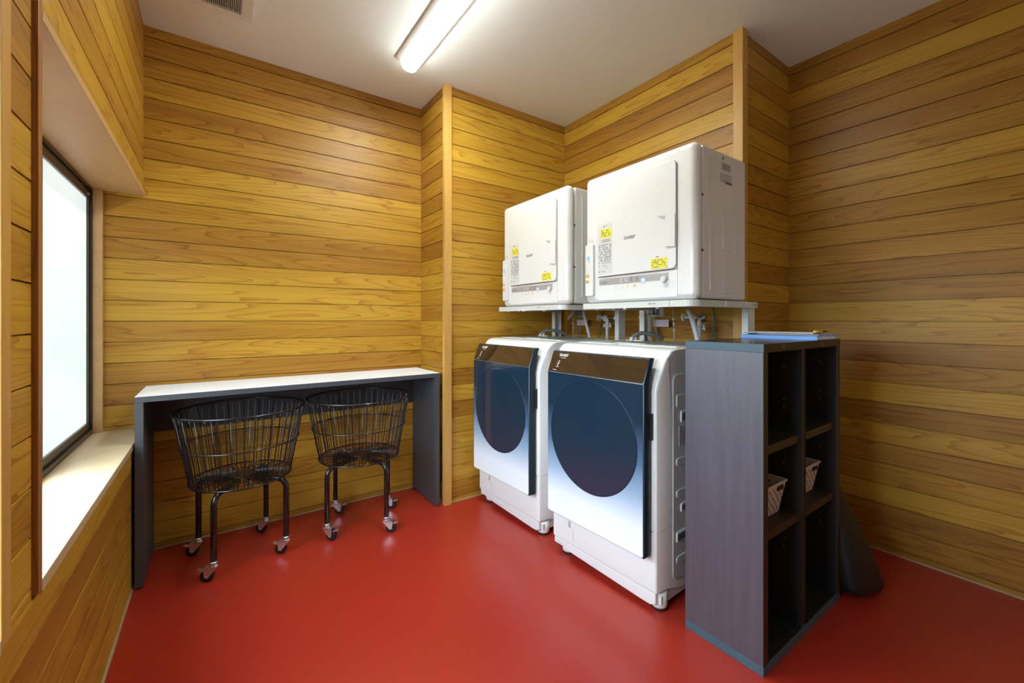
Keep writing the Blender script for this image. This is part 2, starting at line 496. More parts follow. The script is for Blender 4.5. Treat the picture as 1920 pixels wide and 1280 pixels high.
m_ = MB(); plank_y(m_, BY, AY + 0.05, LX, HEAD + 0.0225, CEIL, UP, out=1); wall('wall_left_upper', m_, 8, UP)
m_ = MB(); plank_y(m_, BY, AY + 0.05, LX, 0, SILL - 0.0265, 0.406, out=1); wall('wall_left_lower', m_, 9, 0.406, 0.97)
m_ = MB(); plank_y(m_, 1.0685, 1.1995, LX - 0.004, SILL - 0.026, CEIL, 0.600, out=1, th=0.04); plank_y(m_, BY, -0.36, LX, SILL - 0.026, HEAD + 0.0225, 0.600, out=1, th=0.04); wall('wall_left', m_, 10, 0.600, 1.0)
# panelling that closes the wall outside the window recess
struct(MB().box(-0.52, -0.47, WY1, 2.73, 0, CEIL).box(-0.60, -0.34, 1.07, 1.19, 0.0, CEIL).box(-0.60, -0.35, BY - 0.05, 2.73, 0.0, SILL - 0.03).box(-0.60, -0.35, BY - 0.05, 2.73, HEAD + 0.025, CEIL).box(-0.60, -0.34, BY - 0.05, -0.37, SILL - 0.03, HEAD + 0.03).build('wall_outer', M['ceiling']))

trimm = wood('cedar_trim', 21, 0, plain=True, axis='V', cols=[(0, (0.46, 0.235, 0.050)), (0.5, (0.55, 0.30, 0.070)), (1, (0.62, 0.37, 0.10))], ringk=0.15)
trimh = wood('cedar_casing', 23, 0, plain=True, axis='H', cols=[(0, (0.50, 0.30, 0.13)), (0.5, (0.58, 0.37, 0.17)), (1, (0.64, 0.44, 0.22))], ringk=0.06)
trimd = wood('cedar_casing_dark', 26, 0, plain=True, axis='V', cols=[(0, (0.26, 0.11, 0.03)), (0.5, (0.33, 0.15, 0.04)), (1, (0.40, 0.20, 0.06))])
M['sillwood'] = wood('pale_sill', 24, 0, plain=True, cols=[(0, (0.55, 0.42, 0.25)), (0.5, (0.62, 0.49, 0.31)), (1, (0.68, 0.55, 0.37))], rough=0.35, ringk=0.10)
struct(MB().box(1.117, 1.166, 2.292, 2.322, 0, CEIL).build('trim_1', trimm, bevel=0.002))
struct(MB().box(2.085, 2.135, 1.020, 1.068, 0, CEIL).build('trim_2', trimm, bevel=0.002))
# window casing boards: near jamb, head, sill, far jamb, near post
struct(MB().box(-0.505, -0.2845, 1.200, 1.2225, 0.585, CEIL).build('trim_3', trimd, bevel=0.0015))
struct(MB().box(-0.505, -0.2835, 1.223, AY - 0.001, HEAD, HEAD + 0.022).build('trim_4', trimh, bevel=0.0015))
struct(MB().box(-0.50, -0.2845, 1.223, AY - 0.001, SILL - 0.026, SILL).build('trim_5', M['sillwood'], bevel=0.0015))
struct(MB().box(-0.505, -0.430, 2.655, AY - 0.001, SILL, HEAD).build('trim_6', trimh, bevel=0.0015))
struct(MB().box(-0.505, -0.2845, 1.030, 1.068, 0.585, CEIL).build('trim_7', trimm, bevel=0.002))
struct(MB().box(-0.505, -0.2835, -0.36, 1.0295, HEAD, HEAD + 0.022).build('trim_8', trimh, bevel=0.0015))
struct(MB().box(-0.505, -0.2845, -0.36, 1.0295, SILL - 0.026, SILL).build('trim_9', M['sillwood'], bevel=0.0015))
# pale caulk bead where boards meet the floor
bd = 0.006
for nm, bx in (('back', (LX, GX, AY - bd, AY, 0, bd)), ('return', (GX - bd, GX, 2.33, AY, 0, bd)), ('alcove', (1.17, DX, CY - bd, CY, 0, bd)),
               ('left', (LX, LX + bd, BY, AY, 0, bd)), ('right', (EX - bd, EX, BY, FY, 0, bd)), ('jog', (2.14, EX, FY - bd, FY, 0, bd))):
    struct(MB().box(*bx).build('baseboard_' + nm, M['bead']))

# window: bronze aluminium frame, frosted far sash closed, near half slid open
wf = struct(empty('window_1', (-0.48, 1.94, SILL)))
def wbox(*b):
    return tuple(v - o for v, o in zip(b, (-0.48, -0.48, 1.94, 1.94, SILL, SILL)))
f_ = MB()
for b in ((-0.505, -0.462, 1.224, 2.655, SILL, SILL + 0.016), (-0.505, -0.462, 1.224, 2.655, HEAD - 0.014, HEAD - 0.0005),
          (-0.505, -0.462, 1.224, 1.236, SILL + 0.016, HEAD - 0.014), (-0.505, -0.462, 2.643, 2.655, SILL + 0.016, HEAD - 0.014),
          (-0.466, -0.460, 1.236, 2.643, SILL + 0.016, SILL + 0.024)):
    f_.box(*wbox(*b))
f_.build('window_frame', M['bronze'], wf, bevel=0.001)
sash = MB()
for b in ((-0.492, -0.470, 1.985, 2.023, SILL + 0.018, HEAD - 0.016), (-0.492, -0.470, 2.632, 2.642, SILL + 0.018, HEAD - 0.016),
          (-0.492, -0.470, 2.023, 2.632, SILL + 0.018, SILL + 0.054), (-0.492, -0.470, 2.023, 2.632, HEAD - 0.052, HEAD - 0.016)):
    sash.box(*wbox(*b))
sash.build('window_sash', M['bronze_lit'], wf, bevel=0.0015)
MB().box(*wbox(-0.484, -0.479, 2.022, 2.633, SILL + 0.053, HEAD - 0.051)).build('window_pane', M['pane'], wf)
MB().box(*wbox(-0.470, -0.462, 2.58, 2.60, HEAD - 0.045, HEAD - 0.034)).box(*wbox(-0.470, -0.463, 2.605, 2.612, HEAD - 0.045, HEAD - 0.034)).build('window_latch', M['steel'], wf)

w2f = struct(empty('window_2', (-0.48, 0.33, SILL)))
f_ = MB()
for b in ((-0.505, -0.462, -0.36, 1.029, SILL, SILL + 0.016), (-0.505, -0.462, -0.36, 1.029, HEAD - 0.014, HEAD - 0.0005),
          (-0.505, -0.462, -0.36, -0.348, SILL + 0.016, HEAD - 0.014), (-0.505, -0.462, 1.017, 1.029, SILL + 0.016, HEAD - 0.014),
          (-0.500, -0.470, 0.32, 0.35, SILL + 0.016, HEAD - 0.014)):
    f_.box(b[0] + 0.48, b[1] + 0.48, b[2] - 0.33, b[3] - 0.33, b[4] - SILL, b[5] - SILL)
f_.build('window_frame', M['bronze'], w2f, bevel=0.001)
MB().box(-0.006, -0.002, -0.677, -0.012, 0.017, HEAD - SILL - 0.015).build('window_pane', M['pane'], w2f)

w3f = struct(empty('fill_window', (1.75, BY, 0.92)))  # unseen window added behind the camera as a fill light
f_ = MB()
for b in ((-0.60, 0.60, 0.001, 0.05, 0.0, 0.05), (-0.60, 0.60, 0.001, 0.05, 1.03, 1.08), (-0.60, -0.55, 0.001, 0.05, 0.05, 1.03), (0.55, 0.60, 0.001, 0.05, 0.05, 1.03), (-0.02, 0.02, 0.001, 0.05, 0.05, 1.03)):
    f_.box(*b)
f_.build('window_frame', M['bronze'], w3f, bevel=0.002)
MB().box(-0.55, -0.02, 0.015, 0.022, 0.05, 1.03).build('window_pane', M['pane_fill'], w3f)
MB().box(0.02, 0.55, 0.015, 0.022, 0.05, 1.03).build('window_pane', M['pane_fill'], w3f)

# ------------------------------------------------------------------ ceiling light and vent
LXc = 0.862; LY0, LY1 = 0.98, 2.215
cl = empty('ceiling_light', (LXc, (LY0 + LY1) / 2, CEIL - 0.001))
tag(cl, 'long white ceiling light with a glowing tube-shaped diffuser', 'ceiling light')
h = (LY1 - LY0) / 2
fx = [(-0.076, 0), (-0.076, -0.006), (-0.044, -0.026), (0.044, -0.026), (0.076, -0.006), (0.076, 0)]
MB().prism(fx, -h, h, lambda u, w, t: (u, t, w)).build('housing', M['fix'], cl, bevel=0.002)
df = [(0.043 * math.cos(math.radians(a)), -0.0265 - 0.036 * math.sin(math.radians(a)) ** 0.8) for a in range(0, 181, 15)]
MB().prism(df, -h + 0.012, h - 0.006, lambda u, w, t: (u, t, w), smooth=True).build('diffuser', M['lamp'], cl)

vt = empty('ceiling_vent', (-0.005, 2.19, CEIL - 0.0005))
tag(vt, 'white slatted air vent cover on the ceiling above the window wall', 'vent')
v_ = MB()
X0, X1, Y0, Y1, ZT = -0.140, 0.141, -0.155, 0.150, -0.016
v_.box(X0, X1, Y0, Y0 + 0.034, ZT, 0).box(X0, X1, Y1 - 0.034, Y1, ZT, 0).box(X0, X0 + 0.05, Y0 + 0.034, Y1 - 0.034, ZT, 0).box(X1 - 0.045, X1, Y0 + 0.034, Y1 - 0.034, ZT, 0)
v_.build('vent_frame', M['fix'], vt, bevel=0.002)
MB().box(X0 + 0.05, X1 - 0.045, Y0 + 0.034, Y1 - 0.034, -0.004, -0.001).build('vent_cavity', M['dark'], vt)
nsl = 27
for i in range(nsl):
    xx = X0 + 0.05 + (X1 - X0 - 0.095) * (i + 0.5) / nsl
    MB().box(xx - 0.0012, xx + 0.0012, Y0 + 0.033, Y1 - 0.033, ZT + 0.001, -0.004).build('vent_slat', M['fix'], vt)

# ------------------------------------------------------------------ counter table
TX0, TX1, TYF, TYB = -0.279, 1.096, 2.316, 2.672
ct = empty('counter_table', ((TX0 + TX1) / 2, (TYF + TYB) / 2, 0))
tag(ct, 'long grey-sided counter table with a white top standing along the back wall', 'table')
cx_, cy_ = (TX0 + TX1) / 2, (TYF + TYB) / 2
def cb(x0, x1, y0, y1, z0, z1): return (x0 - cx_, x1 - cx_, y0 - cy_, y1 - cy_, z0, z1)
MB().box(*cb(TX0, TX1, TYF, TYB, 0.774, 0.7985)).build('tabletop', M['grey_lam'], ct, bevel=0.001)
MB().box(*cb(TX0, TX1, TYF, TYB, 0.7986, 0.8000)).build('top_surface', M['white_lam'], ct, label='white laminate surface')
for a, b in ((TX0, TX0 + 0.028), (TX1 - 0.028, TX1)):
    MB().box(*cb(a, b, TYF, TYB, 0.006, 0.7735)).build('side_panel', M['grey_lam'], ct, bevel=0.001)
    MB().box(*cb(a + 0.003, b - 0.003, TYF + 0.01, TYF + 0.04, 0, 0.006)).build('foot_glide', M['rubber'], ct)
    MB().box(*cb(a + 0.003, b - 0.003, TYB - 0.04, TYB - 0.01, 0, 0.006)).build('foot_glide', M['rubber'], ct)
MB().box(*cb(TX0 + 0.0285, TX1 - 0.0285, TYB - 0.012, TYB, 0.575, 0.7735)).build('back_panel', M['apron'], ct)

# ------------------------------------------------------------------ wire basket carts
def make_cart(loc, base_deg, caster_deg):
    t = empty('laundry_cart', loc)
    ZT_, ZB, RT, RB = 0.700, 0.378, 0.2655, 0.205
    def ringpts(R, z, n=64): return [(R * math.cos(2 * math.pi * k / n), R * math.sin(2 * math.pi * k / n), z) for k in range(n)]
    MB().tube(ringpts(RT, ZT_), 0.0045, 10, closed=True).build('rim', M['black'], t)
    zm = 0.545; RM = RB + (RT - RB) * (zm - ZB) / (ZT_ - ZB)
    MB().tube(ringpts(RM + 0.004, zm), 0.0033, 8, closed=True).build('middle_hoop', M['black'], t)
    MB().tube(ringpts(RB + 0.002, ZB), 0.0042, 8, closed=True).build('bottom_hoop', M['black'], t)
    w = MB(); NP = 23
    for i in range(NP):
        a0 = 2 * math.pi * i / NP; da = 2 * math.pi / NP * 0.235
        def P(a, R, z): return (R * math.cos(a), R * math.sin(a), z)
        aL, aR = a0 - da, a0 + da
        path = [P(aL * 1.0, 0.05, ZB + 0.002), P(aL, RB - 0.004, ZB + 0.002), P(aL, RB, ZB + 0.008)]
        path += [P(aL, RT - 0.008, ZT_ - 0.035), P(aL + 0.006, RT - 0.0045, ZT_ - 0.016), P(aL + 0.03, RT - 0.003, ZT_ - 0.004),
                 P(aR - 0.03, RT - 0.003, ZT_ - 0.004), P(aR - 0.006, RT - 0.0045, ZT_ - 0.016), P(aR, RT - 0.008, ZT_ - 0.035)]
        path += [P(aR, RB, ZB + 0.008), P(aR, RB - 0.004, ZB + 0.002), P(aR, 0.05, ZB + 0.002)]
        w.tube(path, 0.0021, 6)
        am = a0 + math.pi / NP
        w.tube([P(am, 0.05, ZB + 0.001), P(am, RB, ZB + 0.001), P(am, RT - 0.004, ZT_ - 0.002)], 0.0018, 6)
    w.build('basket_wires', M['black'], t)
    MB().tube(ringpts(0.115, ZB - 0.001, 40), 0.0022, 6, closed=True).build('floor_hoop', M['black'], t)
    MB().cyl((0, 0, ZB + 0.003), (0, 0, ZB + 0.006), 0.058, 32).build('centre_disc', M['black'], t)
    for q in range(4):
        a = math.radians(base_deg + 90 * q)
        u = Vector((math.cos(a), math.sin(a), 0)); R = 0.205
        pts = [u * 0.03 + Vector((0, 0, ZB - 0.018)), u * (R - 0.06) + Vector((0, 0, ZB - 0.018))]
        for k in range(1, 9):
            th = math.pi / 2 * k / 8
            pts.append(u * (R - 0.045 + 0.045 * math.sin(th)) + Vector((0, 0, ZB - 0.018 - 0.045 + 0.045 * math.cos(th))))
        pts.append(u * R + Vector((0, 0, 0.082)))
        leg = MB().tube(pts, 0.0125, 14).build('leg', M['black'], t)
        c = math.radians(caster_deg[q]); d = Vector((math.cos(c), math.sin(c), 0)); s_ = Vector((-d.y, d.x, 0))
        base = u * R
        fk = MB()
        fk.lathe([(0.006, 0.084), (0.014, 0.082), (0.016, 0.076), (0.012, 0.071), (0.017, 0.067), (0.017, 0.061)], base, n=20)
        wc = base + d * 0.024 + Vector((0, 0, 0.0255))
        for sg in (-1, 1):
            def fp(a_, z_, o_): return base + d * a_ + s_ * (sg * (0.0125 + o_)) + Vector((0, 0, z_))
            poly = [(-0.017, 0.062), (0.030, 0.060), (0.034, 0.052), (0.030, 0.020), (0.018, 0.018), (-0.010, 0.052)]
            fk.prism(poly, 0.0, 0.002, lambda a_, z_, t_: tuple(fp(a_, z_, t_)))
        fk.prism([(-0.017, 0.060), (0.032, 0.058), (0.034, 0.061), (-0.017, 0.063)], -0.0145, 0.0145, lambda a_, z_, t_: tuple(base + d * a_ + s_ * t_ + Vector((0, 0, z_))))
        fk.cyl(tuple(wc - s_ * 0.0175), tuple(wc + s_ * 0.0175), 0.004, 10)
        fk.prism([(0.034, 0.050), (0.058, 0.056), (0.060, 0.052), (0.036, 0.044)], -0.008, 0.008, lambda a_, z_, t_: tuple(base + d * a_ + s_ * t_ + Vector((0, 0, z_))))
        fk.build('caster_fork', M['chrome'], leg)
        MB().tube([wc - s_ * 0.0095, wc - s_ * 0.0085, wc + s_ * 0.0085, wc + s_ * 0.0095], [0.021, 0.0252, 0.0252, 0.021], 28).build('caster_wheel', M['rubber'], leg)
    return t
c1 = make_cart((0.100, 2.385, 0), 57.0, [150, 165, 160, 150])
tag(c1, 'black round wire basket cart on casters under the counter, nearer the window', 'laundry cart', 'black wire basket carts under the counter')
c2 = make_cart((0.645, 2.378, 0), 25.0, [-40, -20, -45, -30])
tag(c2, 'black round wire basket cart on casters under the counter, nearer the washing machines', 'laundry cart', 'black wire basket carts under the counter')

# ------------------------------------------------------------------ washing machines (local: x = depth, y = width, z = up)
def make_washer(loc, rz):
    t = empty('washing_machine', loc, rz)
    HW, HS, D = 0.285, 0.302, 0.54
    b = MB()
    prof = [(0.0, 0.070), (0.0, 0.845), (0.012, 0.885), (0.048, 0.965), (0.062, 0.984), (0.082, 0.997), (0.105, 1.003), (0.14, 1.005)]
    n = len(prof)
    hw = [HW, HW, HW + 0.002, HW + 0.012, HS - 0.003, HS - 0.001, HS, HS]
    V = [(x, -w_, z) for (x, z), w_ in zip(prof, hw)] + [(x, w_, z) for (x, z), w_ in zip(prof, hw)]
    V += [(0.06, -HS, 0.078), (0.06, HS, 0.078), (0.06, -HS, 0.93), (0.06, HS, 0.93)]
    i0 = 2 * n
    F = [(i, i + 1, n + i + 1, n + i) for i in range(n - 1)]
    F += [(0, i0, i0 + 2, 4, 3, 2, 1), (n, n + 1, n + 2, n + 3, n + 4, i0 + 3, i0 + 1)]
    V += [(D, -HS, 0.05), (D, HS, 0.05), (D, -HS, 1.005), (D, HS, 1.005), (0.14, -HS, 0.05), (0.14, HS, 0.05)]
    j = i0 + 4
    F += [(i0, j + 4, j, j + 2, n - 1, n - 2, n - 3, 4, i0 + 2), (i0 + 1, i0 + 3, n + 4, n + 5, n + 6, 2 * n - 1, j + 3, j + 1, j + 5)]
    F += [(n - 1, j + 2, j + 3, 2 * n - 1), (j, j + 1, j + 3, j + 2), (j + 4, j + 5, j + 1, j), (0, n, i0 + 1, i0), (i0, i0 + 1, j + 5, j + 4)]
    b.add(V, F)
    b.build('body', M['white'], t, bevel=0.008, seg=3, ang=28)
    # seam between upper body and the lower front cover
    MB().box(-0.0012, 0.0, -HW + 0.012, HW - 0.012, 0.306, 0.3085).build('front_seam', M['ink'], t)
    MB().add([(0.010, -HW - 0.0055, 0.306), (0.058, -HS - 0.0012, 0.318), (0.058, -HS - 0.0012, 0.3205), (0.010, -HW - 0.0055, 0.3085)], [(0, 1, 2, 3)]).build('side_seam', M['ink_pale'], t, fix=False)
    # plinth with feet, lower and set back a little
    p = MB().prism([(-HW + 0.070, 0.020), (HW - 0.075, 0.034), (HW - 0.060, 0.046), (HW - 0.020, 0.056), (HW - 0.004, 0.0695), (-HW + 0.004, 0.0695), (-HW + 0.004, 0.030), (-HW + 0.030, 0.020)],
                   0.002, 0.12, lambda u, w, q: (q, u, w))
    p.build('plinth', M['white'], t, bevel=0.004)
    MB().box(0.02, D - 0.02, -HS + 0.008, HS - 0.008, 0.03, 0.06).build('base_tray', M['white_side'], t)
    for (fx_, fy_) in ((0.048, -HW + 0.018), (0.05, HW - 0.06), (D - 0.06, -HW + 0.03), (D - 0.06, HW - 0.05)):
        ft = MB().lathe([(0.030, 0.010), (0.031, 0.014), (0.031, 0.070)], (fx_, fy_, 0), n=24)
        fo = ft.build('foot', M['white_side'], t)
        MB().lathe([(0.029, 0.0), (0.031, 0.003), (0.031, 0.010), (0.025, 0.012)], (fx_, fy_, 0), n=24).build('foot_pad', M['rubber'], fo)
    # door block: vertical glass front, slanted control panel above
    dx, bx_ = -0.052, -0.008
    Wd = 0.268
    zb, zk, zt = 0.215, 0.876, 0.972
    prof = [(dx, zb), (dx, zk), (bx_ - 0.006, zt), (bx_ + 0.028, zt), (bx_, zk + 0.02), (bx_, zb)]
    MB().prism(prof, -Wd, Wd, lambda u, w, q: (u, q, w)).build('door', M['navy_edge'], t, bevel=0.006, seg=3, ang=40)
    door = t.children[-1]
    e = 0.005
    g = MB().prism(rrect(-Wd + e, Wd - e, zb + e, zk - 0.001, 0.008), dx - 0.0012, dx + 0.004, lambda u, w, q: (q, u, w))
    g.build('door_glass', M['doorglass'], door)
    # smoked porthole behind the flat glass shows as a shallow dish with a printed ring
    cap = [(0.2385 * math.sin(math.radians(a)), -0.0014 - 0.0020 * (math.cos(math.radians(a)) ** 2)) for a in (90, 82, 72, 60, 48, 36, 24, 12)] + [(0.001, -0.0034)]
    MB().lathe(cap, (dx, 0, 0.617), 'x', 72).build('porthole', M['bowl'], door)
    MB().tube([(dx - 0.0014, 0.2395 * math.cos(2 * math.pi * k / 80), 0.617 + 0.2395 * math.sin(2 * math.pi * k / 80)) for k in range(80)], 0.0009, 6, closed=True).build('porthole_rim', M['navy_edge'], door)
    MB().box(dx - 0.003, dx + 0.001, -Wd + 0.003, Wd - 0.003, zk - 0.0015, zk + 0.0012).build('glass_edge', M['steel'], door)
    L0 = Vector((dx, 0, zk)); L1 = Vector((bx_ - 0.006, 0, zt)); ax = (L1 - L0).normalized(); nn = Vector((-ax.z, 0, ax.x)); Ln = (L1 - L0).length
    def sl(y_, s_, o_=0.0): q = L0 + ax * s_ + nn * o_; return (q.x, y_, q.z)
    MB().prism(rrect(-Wd + e, Wd - e, 0.003, Ln - 0.004, 0.010), -0.002, 0.0015, lambda u, w, q: sl(u, w, q)).build('control_panel', M['panelglass'], door, label='brown mirrored control panel')
    cp = door.children[-1]
    pr = MB()
    # front seen from outside: text runs from +y (left) to -y (right)
    pr.text('SHARP', 0.019, lambda x_, y_, z_: sl(0.186 - x_, 0.083 + y_, 0.0019 + z_), 0, bold=0.0002)
    for k in range(4): pr.add([sl(0.200 - k * 0.008 - a_, 0.069 + c_, 0.002) for a_, c_ in ((0, 0), (0.006, 0), (0.006, 0.0022), (0, 0.0022))], [(0, 1, 2, 3)])
    ev = [(0.2065, 0.055), (0.202, 0.052), (0.208, 0.047), (0.213, 0.052), (0.210, 0.042), (0.204, 0.043), (0.209, 0.036), (0.212, 0.038), (0.209, 0.031)]
    for i, (yy, ss) in enumerate(ev):
        pr.add([sl(yy + 0.0022 * math.cos(k_ * math.pi / 4), ss + 0.0022 * math.sin(k_ * math.pi / 4), 0.002) for k_ in range(8)], [tuple(range(8))], 1 if i in (3,) else 0)
    pr.add([sl(0.222 - a_, 0.025 + c_, 0.002) for a_, c_ in ((0, 0), (0.022, 0), (0.022, 0.0015), (0, 0.0015))], [(0, 1, 2, 3)])
    pr.add([sl(0.236 - a_, 0.010 + c_, 0.002) for a_, c_ in ((0, 0), (0.006, 0), (0.006, 0.003), (0, 0.003))], [(0, 1, 2, 3)], 1)
    pr.add([sl(0.228 - a_, 0.010 + c_, 0.002) for a_, c_ in ((0, 0), (0.018, 0), (0.018, 0.0022), (0, 0.0022))], [(0, 1, 2, 3)])
    pr.build('panel_print', [M['white_print'], M['red_print']], cp, fix=False)
    MB().box(bx_ - 0.008, bx_ + 0.006, -Wd - 0.006, -Wd - 0.0005, 0.66, 0.76).build('door_grip', M['black_plastic'], door)
    # drain filter latch on the lower cover
    MB().box(-0.0015, 0.001, 0.165, 0.180, 0.150, 0.178).build('filter_latch', M['ink_pale'], t)
    MB().box(-0.0008, 0.0005, 0.150, 0.1515, 0.093, 0.15).build('cover_seam', M['ink_pale'], t)
    # side panel: raised outline with pressed hand slots
    for s_ in (-1, 1):
        y0 = s_ * HS
        sp_ = MB().prism(rrect(0.085, D - 0.03, 0.10, 0.905, 0.03), y0, y0 + s_ * 0.003, lambda u, w, q: (u, q, w))
        sd = sp_.build('side_panel', M['white_side'], t, bevel=0.0015)
        for (zz, hh, dark) in ((0.80, 0.05, 0), (0.735, 0.045, 1), (0.56, 0.03, 0), (0.435, 0.03, 0), (0.375, 0.035, 1), (0.265, 0.04, 1), (0.175, 0.03, 0)):
            x0_, x1_ = (0.105, 0.235) if dark != 1 or zz < 0.3 else (0.135, 0.26)
            if dark:
                fr = MB()
                fr.prism(rrect(x0_, x1_, zz - hh / 2, zz + hh / 2, 0.006), y0 + s_ * 0.003, y0 + s_ * 0.008, lambda u, w, q: (u, q, w))
                hf = fr.build('hand_slot', M['white_side'], sd, bevel=0.001)
                MB().prism(rrect(x0_ + 0.007, x1_ - 0.007, zz - hh / 2 + 0.007, zz + hh / 2 - 0.007, 0.003), y0 + s_ * 0.0081, y0 + s_ * 0.0084, lambda u, w, q: (u, q, w)).build('slot_opening', M['ink'], sd)
            else:
                MB().prism(rrect(x0_, x1_, zz - hh / 2, zz + hh / 2, 0.012), y0 + s_ * 0.003, y0 + s_ * 0.0065, lambda u, w, q: (u, q, w)).build('side_rib', M['white_side'], sd, bevel=0.002, seg=3)
    lb = MB().box(0.125, 0.20, -HS - 0.0040, -HS - 0.003, 0.62, 0.70)
    rr = random.Random(5)
    for r_ in range(9):
        xx = 0.129 + r_ * 0.008
        zz = 0.625
        while zz < 0.69:
            l_ = rr.uniform(0.003, 0.012); lb.box(xx, xx + 0.0035, -HS - 0.0043, -HS - 0.0040, zz, min(zz + l_, 0.695), 1); zz += l_ + rr.uniform(0.002, 0.005)
    lb.build('rating_label', [M['paper'], M['ink']], t)
    # top: inset lid plates and the grey feed hose elbow
    MB().box(0.16, D - 0.03, -HS + 0.03, 0.02, 1.0051, 1.0095).build('top_plate', M['white_side'], t, bevel=0.002)
    MB().box(0.16, D - 0.03, 0.04, HS - 0.03, 1.0051, 1.0085).build('top_plate', M['white_side'], t, bevel=0.002)
    MB().box(0.19, 0.26, -0.08, 0.06, 1.0096, 1.0125).build('filter_lid', M['stand'], t, bevel=0.001)
    return t
w1 = make_washer((1.354, 1.275, 0), math.radians(2.5))
tag(w1, 'white front-loading washing machine with navy-to-silver glass door, next to the dark shelf unit', 'washing machine', 'front-loading washing machines')
w2 = copy_tree(w1); w2.location = (1.350, 1.976, 0); w2.rotation_euler = (0, 0, math.radians(2.0))
tag(w2, 'white front-loading washing machine with navy-to-silver glass door, in the corner by the wood wall', 'washing machine', 'front-loading washing machines')

# ------------------------------------------------------------------ dryers (local: y 0..0.6 from right to left, z from tray)
def make_dryer(loc):
    t = empty('tumble_dryer', loc)
    Wd, Hd, Dd = 0.600, 0.622, 0.40
    b = MB().box(0.0, 0.055, 0, Wd, 0, Hd)
    b.build('front_panel', M['white'], t, bevel=0.026, seg=6)
    MB().box(0.056, Dd, 0.006, Wd - 0.006, 0.004, Hd - 0.004).build('cabinet', M['white_side'], t, bevel=0.012, seg=4)
    cab = t.children[-1]
    Y = lambda y: y - 0.92
    Z = lambda z: z - 1.20
    # recessed-looking instrument field and door, both proud of the front by a hair
    MB().prism(rrect(Y(1.000), Y(1.432), Z(1.212), Z(1.323), 0.004), -0.0015, 0.002, lambda u, w, q: (q, u, w)).build('control_panel', M['white'], t, bevel=0.0012)
    cp = t.children[-1]
    MB().prism(rrect(Y(1.003), Y(1.432), Z(1.3265), Z(1.770), 0.022), -0.0075, 0.002, lambda u, w, q: (q * 0.5 - 0.0038 if q < 0 else q, u, w)).build('door', M['white'], t, bevel=0.003, seg=4)
    door = t.children[-1]
    MB().box(-0.0005, 0.0005, Y(1.0005), Y(1.003), Z(1.325), Z(1.752)).box(-0.0022, 0.0005, Y(1.003), Y(1.432), Z(1.3233), Z(1.3258)).build('door_gap', M['ink'], t)
    # pull recess at the door's free edge, its wedge of shade painted as a flat grey face
    h_ = MB().prism([(Y(1.004), Z(1.545)), (Y(1.050), Z(1.547)), (Y(1.050), Z(1.420)), (Y(1.004), Z(1.416))], -0.0125, -0.0085, lambda u, w, q: (q, u, w))
    h_.build('door_handle', M['white'], door, bevel=0.001)
    MB().add([(-0.0083, Y(1.052), Z(1.548)), (-0.0083, Y(1.092), Z(1.553)), (-0.0083, Y(1.060), Z(1.533)), (-0.0083, Y(1.052), Z(1.533))], [(0, 1, 2, 3)]).build('handle_shade', M['ink_pale'], door, fix=False)
    # left service strip
    st = MB().prism(rrect(Y(1.452), Y(1.506), Z(1.235), Z(1.490), 0.010), -0.014, 0.002, lambda u, w, q: (q, u, w)).build('service_strip', M['white'], t, bevel=0.004, seg=3)
    MB().prism(rrect(Y(1.468), Y(1.500), Z(1.365), Z(1.450), 0.004), -0.0150, -0.0142, lambda u, w, q: (q, u, w)).build('latch_plate', M['white_side'], st, bevel=0.0004)
    MB().add([(-0.0155, Y(1.496), Z(1.430)), (-0.0155, Y(1.474), Z(1.433)), (-0.0155, Y(1.476), Z(1.398))], [(0, 1, 2)]).build('latch_recess', M['lightblue'], st, fix=False)
    rr = random.Random(3)
    def marks(mb, y0, y1, z0, z1, rows, x_, mi, gap=0.3, r=rr):
        """rows of tiny unreadable print"""
        rh = (z1 - z0) / rows
        for i in range(rows):
            y = y1 - 0.001
            while y > y0 + 0.002:
                l = r.uniform(0.0015, 0.006)
                if r.random() > gap: mb.add([(x_, max(y - l, y0), z0 + i * rh + rh * 0.2), (x_, y, z0 + i * rh + rh * 0.2), (x_, y, z0 + i * rh + rh * 0.75), (x_, max(y - l, y0), z0 + i * rh + rh * 0.75)], [(0, 1, 2, 3)], mi)
                y -= l + 0.0012
    s1 = MB().box(-0.0086, -0.0081, Y(1.337), Y(1.426), Z(1.338), Z(1.575))
    s1.add([(-0.0088, Y(a), Z(c)) for a, c in ((1.340, 1.506), (1.408, 1.510), (1.408, 1.553), (1.340, 1.549))], [(0, 1, 2, 3)], 1)
    marks(s1, Y(1.344), Y(1.404), Z(1.512), Z(1.547), 4, -0.0090, 2)
    marks(s1, Y(1.341), Y(1.408), Z(1.487), Z(1.502), 2, -0.0088, 2)
    marks(s1, Y(1.341), Y(1.420), Z(1.385), Z(1.480), 13, -0.0088, 2)
    marks(s1, Y(1.341), Y(1.420), Z(1.345), Z(1.380), 4, -0.0088, 2, 0.65)
    marks(s1, Y(1.365), Y(1.392), Z(1.558), Z(1.568), 1, -0.0088, 2)
    s1.build('instruction_sticker', [M['paper'], M['yellow'], M['ink']], door, fix=False)
    s2 = MB().box(-0.0086, -0.0081, Y(1.042), Y(1.121), Z(1.334), Z(1.376))
    marks(s2, Y(1.046), Y(1.117), Z(1.338), Z(1.373), 5, -0.0089, 1, 0.35)
    marks(s2, Y(1.072), Y(1.100), Z(1.379), Z(1.387), 1, -0.0084, 1)
    s2.build('warning_sticker', [M['yellow'], M['ink']], door, fix=False)
    MB().text('SHARP', 0.021, lambda x_, y_, z_: (-0.0086 - z_, Y(1.2355) - x_, Z(1.488) + y_), 0).build('brand_lettering', M['ink'], door, fix=False)
    gp = MB().prism(rrect(Y(1.050 if False else 1.040), Y(1.422), Z(1.284), Z(1.314), 0.002), -0.0024, -0.0015, lambda u, w, q: (q, u, w))
